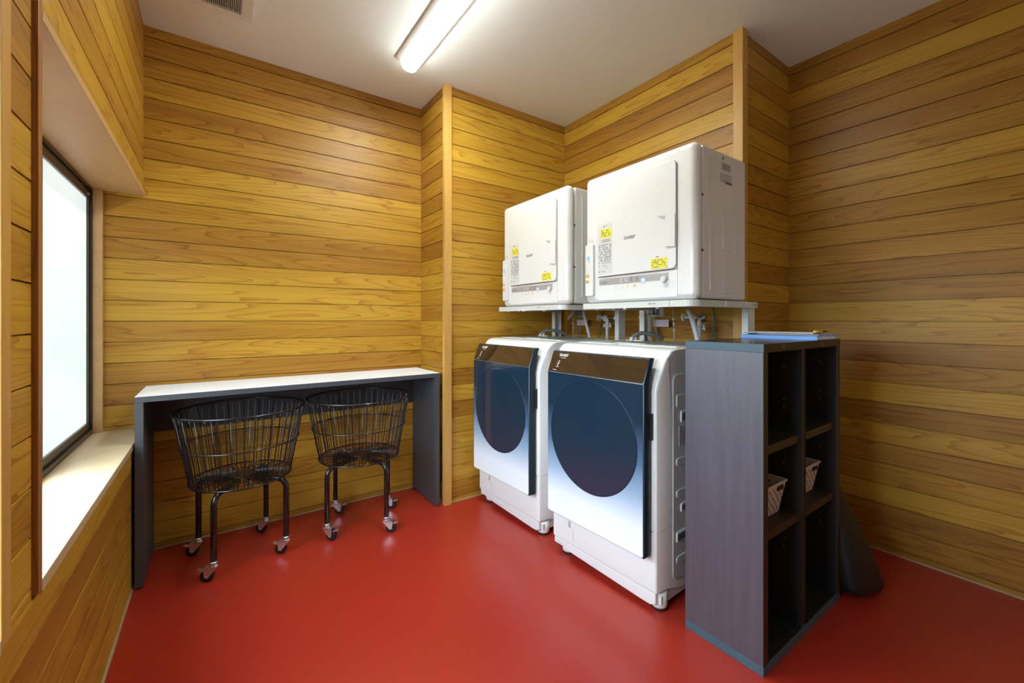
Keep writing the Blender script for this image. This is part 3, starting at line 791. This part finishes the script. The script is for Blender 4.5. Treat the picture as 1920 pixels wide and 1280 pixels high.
    marks(gp, Y(1.370), Y(1.410), Z(1.292), Z(1.300), 1, -0.0027, 1, 0.1)
    for k in range(4):
        marks(gp, Y(1.19 + 0.03 * k), Y(1.206 + 0.03 * k), Z(1.289), Z(1.309), 3, -0.0027, 1 if k < 2 else 2, 0.3)
    gp.build('indicator_strip', [M['silver'], M['ink'], M['white_print']], cp)
    icons = MB()
    def sq(mi, y, z, a=0.006): icons.add([(-0.0020, y - a, z - a), (-0.0020, y + a, z - a), (-0.0020, y + a, z + a), (-0.0020, y - a, z + a)], [(0, 1, 2, 3)], mi)
    sq(0, Y(1.252), Z(1.270)); sq(1, Y(1.212), Z(1.271))
    marks(icons, Y(1.246), Y(1.258), Z(1.265), Z(1.276), 3, -0.0023, 2, 0.4)
    marks(icons, Y(1.27), Y(1.33), Z(1.264), Z(1.276), 2, -0.0020, 2, 0.6)
    icons.build('panel_stickers', [M['pale_yellow'], M['orange'], M['ink_pale']], cp, fix=False)
    bl = MB().lathe([(0.0135, 0), (0.0135, -0.0012)], (-0.0022, Y(1.165), Z(1.290)), 'x', 28)
    bl.lathe([(0.0105, 0), (0.0105, -0.0004)], (-0.0035, Y(1.165), Z(1.290)), 'x', 28, 1)
    marks(bl, Y(1.157), Y(1.173), Z(1.285), Z(1.290), 1, -0.0041, 0, 0.1)
    bl.build('round_badge', [M['lightblue'], M['white_print']], cp)
    kb = MB().lathe([(0.0135, -0.001), (0.0130, -0.011), (0.0115, -0.013)], (-0.0014, Y(1.0595), Z(1.287)), 'x', 28)
    kb.box(-0.0158, -0.0142, Y(1.0595) - 0.008, Y(1.0595) + 0.008, Z(1.287) - 0.0015, Z(1.287) + 0.0015)
    kb.build('start_knob', M['white_side'], cp)
    og = MB()
    for zz in (1.335, 1.306):
        og.add([(-0.0146, Y(1.477), Z(zz) - 0.009), (-0.0146, Y(1.502), Z(zz) - 0.009), (-0.0146, Y(1.502), Z(zz) + 0.009), (-0.0146, Y(1.477), Z(zz) + 0.009)], [(0, 1, 2, 3)], 0)
        marks(og, Y(1.479), Y(1.500), Z(zz) - 0.007, Z(zz) + 0.007, 2, -0.0149, 1, 0.2)
    og.build('orange_stickers', [M['orange'], M['ink']], st, fix=False)
    nt_ = MB(); marks(nt_, Y(1.458), Y(1.492), Z(1.500), Z(1.525), 3, -0.0008, 0, 0.5); nt_.build('side_print', M['ink_pale'], t, fix=False)
    # right flank of the cabinet
    fl = MB()
    for (x0, x1, z0, z1) in ((0.105, 0.109, 0.04, 0.58), (0.205, 0.208, 0.22, 0.43), (0.300, 0.303, 0.18, 0.45)):
        fl.box(x0, x1, 0.0020, 0.0062, z0, z1)
    fl.build('side_ribs', M['white_side'], cab, bevel=0.0008)
    gl = MB()
    a0, a1, zz0, zz1 = 0.186, 0.268, 0.540, 0.575
    gl.box(a0, a1, 0.0028, 0.0058, zz0, zz0 + 0.004).box(a0, a1, 0.0028, 0.0058, zz1 - 0.004, zz1).box(a0, a0 + 0.007, 0.0028, 0.0058, zz0, zz1).box(a1 - 0.005, a1, 0.0028, 0.0058, zz0, zz1)
    gl.build('grip_frame', M['white'], cab)
    MB().box(a0 + 0.007, a1 - 0.005, 0.0045, 0.0058, zz0 + 0.004, zz1 - 0.004).build('grip_recess', M['silver'], cab)
    rl = MB().box(a0 - 0.004, a1 + 0.01, 0.0050, 0.0058, 0.488, 0.532)
    for i in range(5):
        x = a0
        while x < a1 + 0.004:
            l = rr.uniform(0.003, 0.01); rl.box(x, min(x + l, a1 + 0.008), 0.0047, 0.0050, 0.494 + i * 0.0075, 0.4975 + i * 0.0075, 1); x += l + 0.003
    rl.box(a0 + 0.04, a1 + 0.008, 0.0045, 0.0048, 0.489, 0.499, 1)
    MB().box(a0 + 0.012, a0 + 0.026, 0.0050, 0.0058, 0.582, 0.600, 0).box(a0 + 0.014, a0 + 0.024, 0.0046, 0.0050, 0.584, 0.598, 1).build('safety_mark', [M['white_side'], M['ink']], cab)
    rl.build('rating_label', [M['white_side'], M['ink']], cab)
    ac = MB().prism(rrect(0.205, 0.278, 0.030, 0.205, 0.004), 0.0030, 0.0058, lambda u, w, q: (u, q, w)).build('access_cover', M['white_side'], cab, bevel=0.001)
    MB().prism(rrect(0.2035, 0.2795, 0.0285, 0.2065, 0.004), 0.0050, 0.0059, lambda u, w, q: (u, q, w)).build('cover_gap', M['ink_pale'], cab)
    MB().lathe([(0.0035, 0), (0.003, -0.002)], (0.240, 0.003, 0.193), 'y', 12).build('cover_screw', M['steel'], cab)
    for zz in (0.195, 0.415):
        MB().lathe([(0.0055, 0), (0.0055, -0.0015), (0.0035, -0.0022)], (0.050, 0.0045, zz), 'y', 14).build('screw', M['black_plastic'], t)
    return t
d1 = make_dryer((1.52, 0.920, 1.2005))
tag(d1, 'white wall-high tumble dryer nearer the shelf unit, right flank in full view', 'dryer', 'tumble dryers on stands')
d2 = copy_tree(d1); d2.location = (1.482, 1.606, 1.2005)
tag(d2, 'white wall-high tumble dryer in the corner, partly behind its neighbour', 'dryer', 'tumble dryers on stands')

# ------------------------------------------------------------------ dryer stands (origin under the tray's right front corner, on the floor)
def make_stand(loc, lit_right=True):
    t = empty('dryer_stand', loc)
    z0, z1 = 1.172, 1.199
    Wt = 0.600; Dt = 0.49
    pl_ = rrect(0.0, Dt, -0.005, Wt, 0.001, 1)
    # tray frame: front bar with rounded ends, side bars
    r = 0.045
    def bar(pts, w):  # thick polyline in plan
        L = [Vector(p) for p in pts]; off = []
        for i in range(len(L)):
            a = L[max(i - 1, 0)]; c = L[min(i + 1, len(L) - 1)]; d = (c - a).normalized(); off.append(Vector((-d.y, d.x)))
        m = MB()
        for i in range(len(L) - 1):
            p = [L[i], L[i + 1], L[i + 1] + off[i + 1] * w, L[i] + off[i] * w]
            m.add([(q.x, q.y, z) for z in (z0, z1) for q in p], [(0, 1, 2, 3), (4, 5, 6, 7), (0, 1, 5, 4), (1, 2, 6, 5), (2, 3, 7, 6), (3, 0, 4, 7)])
        return m
    bar([(0.002, 0.105), (0.002, Wt - 0.004)], -0.03).build('front_bar', M['stand'], t)
    fb = t.children[-1]
    mk = MB()
    for k in range(6): mk.add([(0.0008, 0.205 - k * 0.005 - (0.006 if k > 3 else 0), z0 + 0.013), (0.0008, 0.205 - k * 0.005 - 0.0035 - (0.006 if k > 3 else 0), z0 + 0.013), (0.0008, 0.205 - k * 0.005 - 0.0035 - (0.006 if k > 3 else 0), z0 + 0.018), (0.0008, 0.205 - k * 0.005 - (0.006 if k > 3 else 0), z0 + 0.018)], [(0, 1, 2, 3)])
    mk.build('bar_print', M['ink'], fb, fix=False)
    arc = [(0.002, 0.103)] + [(0.002 + r - r * math.cos(math.radians(a)), 0.040 - r * math.sin(math.radians(a))) for a in range(0, 91, 15)] + [(0.24, -0.005)]
    bar(arc, 0.028).build('corner_bar', M['stand'], t)
    bar([(0.236, -0.007), (Dt + 0.016, -0.007)], 0.026).build('side_bar', M['stand'], t)
    bar([(0.04, Wt - 0.030), (Dt, Wt - 0.030)], -0.026).build('side_bar', M['stand'], t)
    MB().box(0.032, Dt, 0.025, Wt - 0.03, z0 + 0.012, z0 + 0.016).build('tray', M['dark'], t)
    # two C-section posts at the back
    for yy, sg in ((0.004, 1), (Wt - 0.034, 1)):
        m = MB()
        wy = yy if yy < 0.1 else yy + 0.0295
        m.box(Dt - 0.045, Dt + 0.012, wy, wy + 0.0025, 0, z0 - 0.0005)
        m.box(Dt - 0.045, Dt - 0.0425, yy, yy + 0.029, 0, z0 - 0.0005)
        m.box(Dt + 0.0095, Dt + 0.012, yy, yy + 0.029, 0, z0 - 0.0005)
        m.build('post', M['stand'], t)
        po_ = t.children[-1]
        for xx in (Dt - 0.03, Dt - 0.005):
            MB().lathe([(0.004, 0.001), (0.004, -0.002)], (xx, -0.0095 if yy < 0.1 else yy, z0 + 0.013 if yy < 0.1 else z0 - 0.02), 'y', 10).build('bolt', M['steel'], po_)
    for (xx, yy) in ((0.05, 0.18), (0.05, 0.42), (0.05, 0.53), (0.02, 0.33)):
        MB().lathe([(0.007, 0), (0.006, -0.006)], (xx - 0.02, yy, z0), 'z', 12).build('rubber_stop', M['white_print'], t)
    return t
s1 = make_stand((1.505, 0.925, 0))
tag(s1, 'pale grey steel stand carrying the dryer beside the shelf unit', 'stand', 'steel dryer stands')
s2 = copy_tree(s1); s2.location = (1.467, 1.636, 0)
tag(s2, 'pale grey steel stand carrying the dryer in the corner', 'stand', 'steel dryer stands')

# ------------------------------------------------------------------ plumbing and cables behind the machines
def hose(name, pts, r, m, label, cat, n=10, corr=None, group=None):
    p = smooth_path(pts, 10)
    rs = r
    if corr:
        rs = [r * (1 + (0.12 if (i % 2) else -0.05)) for i in range(len(p))]
    return tag(MB().tube(p, rs, n).build(name, M[m]), label, cat, group)
hose('drain_hose', [(1.925, 1.208, 1.17), (1.93, 1.183, 1.10), (1.935, 1.160, 1.00), (1.945, 1.15, 0.90)], 0.0125, 'grey_hose', 'pale grey hose hanging from the stand beside the shelf unit', 'hose')
hose('drain_hose', [(1.92, 1.935, 1.17), (1.92, 1.915, 1.11), (1.925, 1.875, 0.98), (1.93, 1.86, 0.88)], 0.0095, 'grey_hose', 'pale grey hose hanging slanted from the corner dryer stand', 'hose')

def tap(y, lab):
    t = empty('water_tap', (2.0955, y, 1.13))
    tag(t, lab, 'tap', 'wall taps behind the washing machines')
    MB().lathe([(0.026, 0), (0.026, -0.003), (0.020, -0.011), (0.011, -0.014)], (0, 0, 0), 'x', 28).build('wall_flange', M['steel'], t)
    MB().cyl((-0.012, 0, 0), (-0.075, 0.004, 0), 0.010, 16).build('spout', M['chrome'], t)
    MB().lathe([(0.012, -0.052), (0.018, -0.060), (0.018, -0.066)], (-0.02, 0.0, 0), 'x', 20).cyl((-0.075, 0.0, 0.012), (-0.075, 0.0, -0.020), 0.012, 14).build('tap_body', M['white_side'], t)
    MB().lathe([(0.020, 0.006), (0.021, 0.0), (0.020, -0.006)], (-0.075, 0.052, 0.002), 'y', 20).cyl((-0.075, 0.048, 0.002), (-0.075, 0.005, 0.002), 0.006, 10).build('tap_handle', M['white_side'], t)
    return t
tap(1.840, 'chrome wall tap with white handle behind the washing machine in the corner')
tap(1.240, 'chrome wall tap with white handle behind the washing machine by the shelf unit')
def connector(y, z, lab):
    t = empty('hose_connector', (2.02, y, z))
    tag(t, lab, 'hose', 'hose connectors under the taps')
    MB().lathe([(0.006, 0.040), (0.010, 0.022), (0.0115, 0.0)], (0, 0, 0), 'z', 16).build('nozzle', M['white_print'], t)
    MB().lathe([(0.017, 0.0), (0.018, -0.010), (0.014, -0.016), (0.012, -0.028), (0.013, -0.030)], (0, 0, 0), 'z', 20).build('collar', M['grey_hose'], t)
    p = MB()
    for s in (-1, 1): p.prism([(s * 0.016, -0.012), (s * 0.034, -0.020), (s * 0.024, 0.010), (s * 0.022, 0.010), (s * 0.024, -0.010), (s * 0.016, -0.006)], -0.004, 0.004, lambda u, w, q: (q, u, w))
    p.build('release_clip', M['white_print'], t)
    MB().tube(smooth_path([(0, 0, -0.028), (0.0, 0.0, -0.09), (0.01, 0.0, -0.15), (0.03, -0.01, -0.24)]), 0.010, 12).build('hose_pipe', M['grey_hose'], t)
    return t
connector(1.825, 1.090, 'grey hose connector with white clips below the tap in the corner')
connector(1.205, 1.085, 'grey hose connector with white clips below the tap by the shelf unit')

def chain(x, y0, z0, y1, z1, lab):
    m = MB(); n = 16
    for i in range(n):
        t = (i + 0.5) / n; c = Vector((x, y0 + (y1 - y0) * t, z0 + (z1 - z0) * t)); pts = []
        hl = abs(z1 - z0) / n * 0.68; w = 0.0042
        for k in range(14):
            a = 2 * math.pi * k / 14; u = w * math.cos(a); v = hl * math.sin(a)
            pts.append(c + (Vector((0, u, v)) if i % 2 else Vector((u * 0.8, u * 0.6, v))))
        m.tube(pts, 0.0015, 6, closed=True)
    return tag(m.build('safety_chain', M['steel']), lab, 'chain', 'safety chains behind the machines')
chain(1.98, 2.095, 1.175, 2.095, 0.94, 'thin steel chain hanging beneath the corner dryer')
chain(1.98, 1.330, 1.175, 1.318, 0.94, 'thin steel chain hanging beneath the dryer by the shelf unit')

def outlet(y, lab):
    t = empty('wall_outlet', (2.0995, y, 1.168))
    tag(t, lab, 'outlet', 'wall outlets under the dryers')
    MB().prism(rrect(-0.040, 0.040, -0.032, 0.052, 0.004), -0.008, 0.0, lambda u, w, q: (q, u, w)).build('cover_plate', M['grey_hose'], t, bevel=0.001)
    for s, l in ((0.018, 0.05), (-0.006, 0.04)):
        MB().prism([(s - 0.009, 0.02), (s + 0.009, 0.02), (s + 0.006, -0.022), (s - 0.006, -0.022)], -0.034, -0.0085, lambda u, w, q: (q, u, w)).build('plug', M['cable'], t, bevel=0.002)
    MB().add([(-0.03, 0.040, 0.02), (-0.03, 0.066, 0.012), (-0.05, 0.100, -0.035), (-0.045, 0.086, -0.05), (-0.028, 0.045, 0.0), (-0.028, 0.04, 0.02), (-0.028, 0.066, 0.013), (-0.048, 0.1, -0.034), (-0.043, 0.086, -0.049)],
             [(0, 1, 2, 3, 4)]).build('outlet_flap', M['grey_hose'], t, fix=False)
    return t
outlet(1.508, 'grey wall outlet with plugs beneath the dryer by the shelf unit')
outlet(2.130, 'grey wall outlet with plugs beneath the corner dryer')
def cord(name, pts, m, lab, r=0.0035, g=None): return tag(MB().tube(smooth_path(pts, 8), r, 8).build(name, M[m]), lab, 'cord', g)
for (yo, who) in ((0.0, 'by the shelf unit'), (0.622, 'in the corner')):
    cord('power_cord', [(2.070, 1.526 + yo, 1.14), (2.068, 1.522 + yo, 1.10), (2.06, 1.515 + yo, 1.06), (2.05, 1.498 + yo, 0.98), (2.05, 1.49 + yo, 0.86)], 'cable', 'grey power cord with hanging tag, behind the washer ' + who)
    cord('power_cord', [(2.070, 1.502 + yo, 1.14), (2.068, 1.500 + yo, 1.10), (2.06, 1.490 + yo, 1.06), (2.05, 1.470 + yo, 0.98), (2.05, 1.46 + yo, 0.86)], 'cable', 'grey power cord right of the tagged one, behind the washer ' + who)
    tg = MB().box(2.050, 2.0515, 1.405 + yo * 1.0, 1.505 + yo, 1.080, 1.119)
    rr = random.Random(8)
    for i in range(5):
        y = 1.495 + yo
        while y > 1.415 + yo:
            l = rr.uniform(0.003, 0.009); tg.box(2.0494, 2.0500, y - l, y, 1.086 + i * 0.0062, 1.0885 + i * 0.0062, 1); y -= l + 0.003
    tg = tg.build('cord_tag', [M['tag'], mat('pink_ink', (0.55, 0.35, 0.42), 0.6)])
    tag(tg, 'pale pink warning tag on the power cord behind the washer ' + who, 'tag', 'warning tags on the power cords')
cord('earth_wire', [(2.07, 1.165, 1.20), (2.07, 1.150, 1.12), (2.07, 1.160, 1.04), (2.07, 1.172, 0.96)], 'green', 'dark green wire hanging from the stand by the shelf unit')
cord('earth_wire', [(2.07, 1.158, 1.20), (2.068, 1.152, 1.11), (2.068, 1.150, 1.04), (2.07, 1.148, 0.96)], 'green', 'second dark green wire closest to the corner post', 0.0028)
cord('earth_wire', [(2.07, 1.905, 1.20), (2.07, 1.915, 1.12), (2.07, 1.935, 1.02), (2.07, 1.940, 0.92)], 'green', 'dark green wire hanging from the corner dryer stand')

def inlet(x, y, lab):
    t = empty('inlet_hose', (x, y, 1.0125))
    tag(t, lab, 'hose', 'inlet hoses on the washer tops')
    MB().cyl((0, 0.045, 0.004), (0, -0.055, 0.004), 0.0035, 10).cyl((-0.008, 0.004, 0.0), (-0.008, 0.004, 0.020), 0.009, 14).cyl((0.012, 0.0, 0.0), (0.012, 0.0, 0.022), 0.009, 14).build('elbow_fitting', M['white_print'], t)
    p = smooth_path([(0.0, 0.012, 0.006), (0.010, 0.0, 0.028), (0.05, -0.02, 0.040), (0.11, -0.04, 0.030), (0.17, -0.05, 0.012)], 8)
    MB().tube(p, [0.010 * (1 + (0.14 if i % 2 else -0.08)) for i in range(len(p))], 12).build('corrugated_pipe', M['dark_hose'], t)
    return t
inlet(1.70, 1.365, 'grey corrugated inlet hose arching over the washer by the shelf unit')
inlet(1.70, 2.085, 'grey corrugated inlet hose arching over the washer in the corner')

# ------------------------------------------------------------------ shelf unit
KX0, KX1, KY0, KY1, KH = 1.397, 2.045, 0.620, 0.888, 1.043
kb_ = empty('shelf_unit', ((KX0 + KX1) / 2, (KY0 + KY1) / 2, 0))
tag(kb_, 'dark wood-grain open shelf unit, two columns of three compartments, beside the washing machines', 'shelf')
def kbx(x0, x1, y0, y1, z0, z1):
    return (x0 - (KX0 + KX1) / 2, x1 - (KX0 + KX1) / 2, y0 - (KY0 + KY1) / 2, y1 - (KY0 + KY1) / 2, z0, z1)
TH = 0.030
MB().box(*kbx(KX0, KX0 + TH, KY0 + 0.0012, KY1, 0.031, KH - 0.0275)).build('side_panel', M['lilac'], kb_, bevel=0.0008)
MB().box(*kbx(KX1 - TH, KX1, KY0 + 0.0012, KY1, 0.031, KH - 0.0275)).build('side_panel', M['lilac'], kb_, bevel=0.0008)
MB().box(*kbx(KX0, KX1, KY0, KY1, KH - 0.027, KH - 0.001)).build('top_panel', M['teal'], kb_, bevel=0.001, label='top panel with a blue-grey edge band')
MB().box(*kbx(KX0 + 0.001, KX1 - 0.001, KY0 + 0.001, KY1 - 0.001, KH - 0.001, KH)).build('top_surface', M['brown_top'], kb_)
MB().box(*kbx(KX0, KX1, KY0, KY1, 0.0, 0.0305)).build('bottom_panel', M['teal'], kb_, bevel=0.001)
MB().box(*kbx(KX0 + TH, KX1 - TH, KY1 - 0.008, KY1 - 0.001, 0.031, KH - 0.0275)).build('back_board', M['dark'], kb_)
MB().box(*kbx(1.690, 1.722, KY0 + 0.006, KY1 - 0.0085, 0.031, KH - 0.0275)).build('divider', M['brown_edge'], kb_, bevel=0.0008)
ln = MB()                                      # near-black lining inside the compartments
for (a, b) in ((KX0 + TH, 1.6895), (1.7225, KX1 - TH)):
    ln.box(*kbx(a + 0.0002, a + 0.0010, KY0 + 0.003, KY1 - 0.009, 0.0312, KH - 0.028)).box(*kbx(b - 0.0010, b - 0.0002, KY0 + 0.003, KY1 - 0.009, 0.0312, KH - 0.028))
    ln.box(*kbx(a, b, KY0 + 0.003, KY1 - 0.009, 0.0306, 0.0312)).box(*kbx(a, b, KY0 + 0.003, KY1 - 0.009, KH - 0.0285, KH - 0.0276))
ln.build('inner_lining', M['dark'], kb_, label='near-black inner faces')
ed = MB()
for b_ in ((KX0, KX0 + TH, KY0, KY0 + 0.001, 0.031, KH - 0.0275), (KX1 - TH, KX1, KY0, KY0 + 0.001, 0.031, KH - 0.0275), (KX0, KX1, KY0 - 0.001, KY0 - 0.0001, KH - 0.0268, KH - 0.001)):
    ed.box(*kbx(*b_))
ed.build('front_edging', M['brown_edge'], kb_, label='dark brown front edging')
for (a, b) in ((KX0 + TH + 0.0005, 1.6895), (1.7225, KX1 - TH - 0.0005)):
    for z in (0.684, 0.406):
        MB().box(*kbx(a, b, KY0 + 0.012, KY1 - 0.0085, z, z + 0.028)).build('shelf_board', M['brown_edge'], kb_, bevel=0.0008)
    for z in (0.80, 0.83, 0.95, 0.60, 0.33, 0.30):
        for xx in (b - 0.002,):
            MB().cyl(kbx(xx, xx, 0.68, 0.68, z, z)[0::2], kbx(xx + 0.0022, xx, 0.68, 0.68, z, z)[0::2], 0.002, 8).build('shelf_peg', M['silver'], kb_)
for xx in (1.535, 1.86):
    MB().lathe([(0.010, 0), (0.009, -0.0012)], kbx(xx, 0, KY0 - 0.001, 0, KH - 0.013, 0)[0::2], 'y', 16).build('cover_cap', mat('tan_cap', (0.16, 0.08, 0.035), 0.6), kb_)

def make_bin(loc):
    t = empty('storage_basket', loc)
    Wb, Db, Hb = 0.205, 0.175, 0.118
    # tapered perforated walls: grid of cells with diamond holes, as real strips
    def wallgrid(p00, p10, p01, p11, nx, nz, m):
        P = lambda u, v: (Vector(p00) * (1 - u) + Vector(p10) * u) * (1 - v) + (Vector(p01) * (1 - u) + Vector(p11) * u) * v
        N = (Vector(p10) - Vector(p00)).cross(Vector(p01) - Vector(p00)).normalized() * 0.0022
        for i in range(nx):
            for j in range(nz):
                u0, u1, v0, v1 = i / nx, (i + 1) / nx, j / nz, (j + 1) / nz
                o = [(u0, v0), (u1, v0), (u1, v1), (u0, v1)]
                if j == nz - 1 or (i + j) % 2 or i in (0,) and False:
                    v = [P(*q) for q in o]; m.add([tuple(q) for q in v] + [tuple(q + N) for q in v], [(0, 1, 2, 3), (4, 5, 6, 7)]); continue
                uc, vc = (u0 + u1) / 2, (v0 + v1) / 2; du, dv = (u1 - u0) * 0.38, (v1 - v0) * 0.44
                inn = [(uc - du, vc - dv * 0.5), (uc + du, vc - dv), (uc + du, vc + dv * 0.5), (uc - du, vc + dv)]
                v = [P(*q) for q in o + inn]; w = [q + N for q in v]
                f = [(0, 1, 5, 4), (1, 2, 6, 5), (2, 3, 7, 6), (3, 0, 4, 7)]
                m.add([tuple(q) for q in v + w], f + [tuple(k + 8 for k in q) for q in f] + [(4, 5, 13, 12), (5, 6, 14, 13), (6, 7, 15, 14), (7, 4, 12, 15)])
    g = 0.018; hw, hd = Wb / 2, Db
    B = [(-hw + g, g, 0.002), (hw - g, g, 0.002), (hw - g, hd - g, 0.002), (-hw + g, hd - g, 0.002)]
    T = [(-hw, 0, Hb - 0.006), (hw, 0, Hb - 0.006), (hw, hd, Hb - 0.006), (-hw, hd, Hb - 0.006)]
    m = MB()
    for a in range(4):
        b = (a + 1) % 4
        wallgrid(B[a], B[b], T[a], T[b], 13 if a % 2 == 0 else 11, 9, m)
    m.box(-hw + g, hw - g, g, hd - g, 0, 0.003)
    m.build('basket_wall', M['basket'], t, fix=False)
    rm = MB(); e = 0.006
    rm.box(-hw - e, hw + e, -e, 0.001, Hb - 0.008, Hb).box(-hw - e, hw + e, hd - 0.001, hd + e, Hb - 0.008, Hb).box(-hw - e, -hw + 0.001, -e, hd + e, Hb - 0.008, Hb).box(hw - 0.001, hw + e, -e, hd + e, Hb - 0.008, Hb)
    rm.build('basket_rim', M['basket'], t, bevel=0.002)
    MB().prism(rrect(0.035, 0.085, 0.088, 0.104, 0.004), -0.002, -0.0005, lambda u, w, q: (u, q + 0.0005, w)).build('handle_opening', M['dark'], t)
    return t
b1 = make_bin((1.558, 0.664, 0.4345)); tag(b1, 'small pale perforated plastic basket in the left column of the shelf unit', 'basket', 'plastic baskets in the shelf unit')
b2 = copy_tree(b1); b2.location = (1.882, 0.672, 0.4345); tag(b2, 'small pale perforated plastic basket in the right column of the shelf unit', 'basket', 'plastic baskets in the shelf unit')

# folders and papers on top of the shelf unit
fo = empty('binder', (1.92, 0.76, KH))
tag(fo, 'flat bright blue binder lying on top of the shelf unit', 'binder')
MB().box(-0.095, 0.10, -0.138, 0.140, 0.0, 0.002).box(-0.095, 0.10, -0.138, 0.140, 0.0125, 0.0145).box(-0.097, -0.094, -0.138, 0.140, 0.0, 0.0145).build('binder_cover', M['blue'], fo, bevel=0.0006)
MB().box(-0.090, 0.097, -0.134, 0.136, 0.0022, 0.0123).build('binder_pages', M['sheet'], fo)
fl_ = empty('paper_folder', (1.985, 0.735, KH + 0.0148))
tag(fl_, 'thin pinkish brown paper folder on the blue binder, overhanging its right side', 'folder')
MB().box(-0.105, 0.095, -0.100, 0.130, 0.0, 0.0022).build('folder_cover', M['card'], fl_, bevel=0.0004)
MB().box(-0.100, 0.090, -0.094, 0.125, 0.0024, 0.0036).build('folder_sheet', M['blue_top'], fl_)
cbd = empty('clipboard', (1.975, 0.80, KH + 0.0188))
cbd.rotation_euler = (0, 0, math.radians(8))
tag(cbd, 'dark green clipboard with white sheets on top of the folders', 'clipboard')
MB().box(-0.085, 0.075, -0.125, 0.125, 0.0, 0.0025).build('board', M['clip_green'], cbd, bevel=0.0006)
MB().box(-0.082, 0.070, -0.122, 0.120, 0.0027, 0.0060).build('sheets', M['sheet'], cbd)
pn = empty('marker_pen', (1.985, 0.668, KH + 0.0300))
tag(pn, 'short yellow marker pen with dark cap on the clipboard', 'pen')
MB().cyl((-0.045, 0.004, -0.001), (0.012, -0.002, -0.001), 0.0050, 14).build('barrel', M['pen'], pn)
MB().cyl((0.013, -0.002, -0.001), (0.050, -0.005, -0.001), 0.0022, 12).build('cap', M['black_plastic'], pn)

# soft black bag slumped against the shelf unit's far side
def bag():
    secs = []
    base = [(2.060, 0.640), (2.045, 0.560), (2.085, 0.532), (2.235, 0.502), (2.268, 0.520), (2.330, 0.640), (2.300, 0.760), (2.090, 0.790)]
    top = [(2.056, 0.700), (2.056, 0.665), (2.062, 0.655), (2.085, 0.652), (2.093, 0.660), (2.110, 0.720), (2.105, 0.800), (2.062, 0.810)]
    N = 9
    m = MB(); V = []
    r = random.Random(4)
    for i in range(N):
        t = i / (N - 1); z = 0.004 + 0.50 * t
        k = t ** 0.92
        for (a, b) in zip(base, top):
            x = a[0] * (1 - k) + b[0] * k; y = a[1] * (1 - k) + b[1] * k
            bul = 0.010 * math.sin(math.pi * min(t * 1.6, 1)) + r.uniform(-0.003, 0.003)
            cx, cy = 2.12, 0.66
            d = math.hypot(x - cx, y - cy) + 1e-5
            x2 = x + (x - cx) / d * bul; y2 = y + (y - cy) / d * bul
            V.append((max(x2, 2.0475 if y2 > 0.615 else 2.03), y2, z))
    n = len(base); F = []
    for i in range(N - 1):
        for k in range(n): F.append((i * n + k, i * n + (k + 1) % n, (i + 1) * n + (k + 1) % n, (i + 1) * n + k))
    F.append(tuple(range(n))[::-1]); F.append(tuple((N - 1) * n + k for k in range(n)))
    m.add(V, F, 0, True)
    o = m.build('black_bag', M['bag'])
    sb = o.modifiers.new('sub', 'SUBSURF'); sb.levels = 1; sb.render_levels = 2
    tag(o, 'soft black vinyl bag slumped on the floor against the shelf unit', 'bag')
bag()
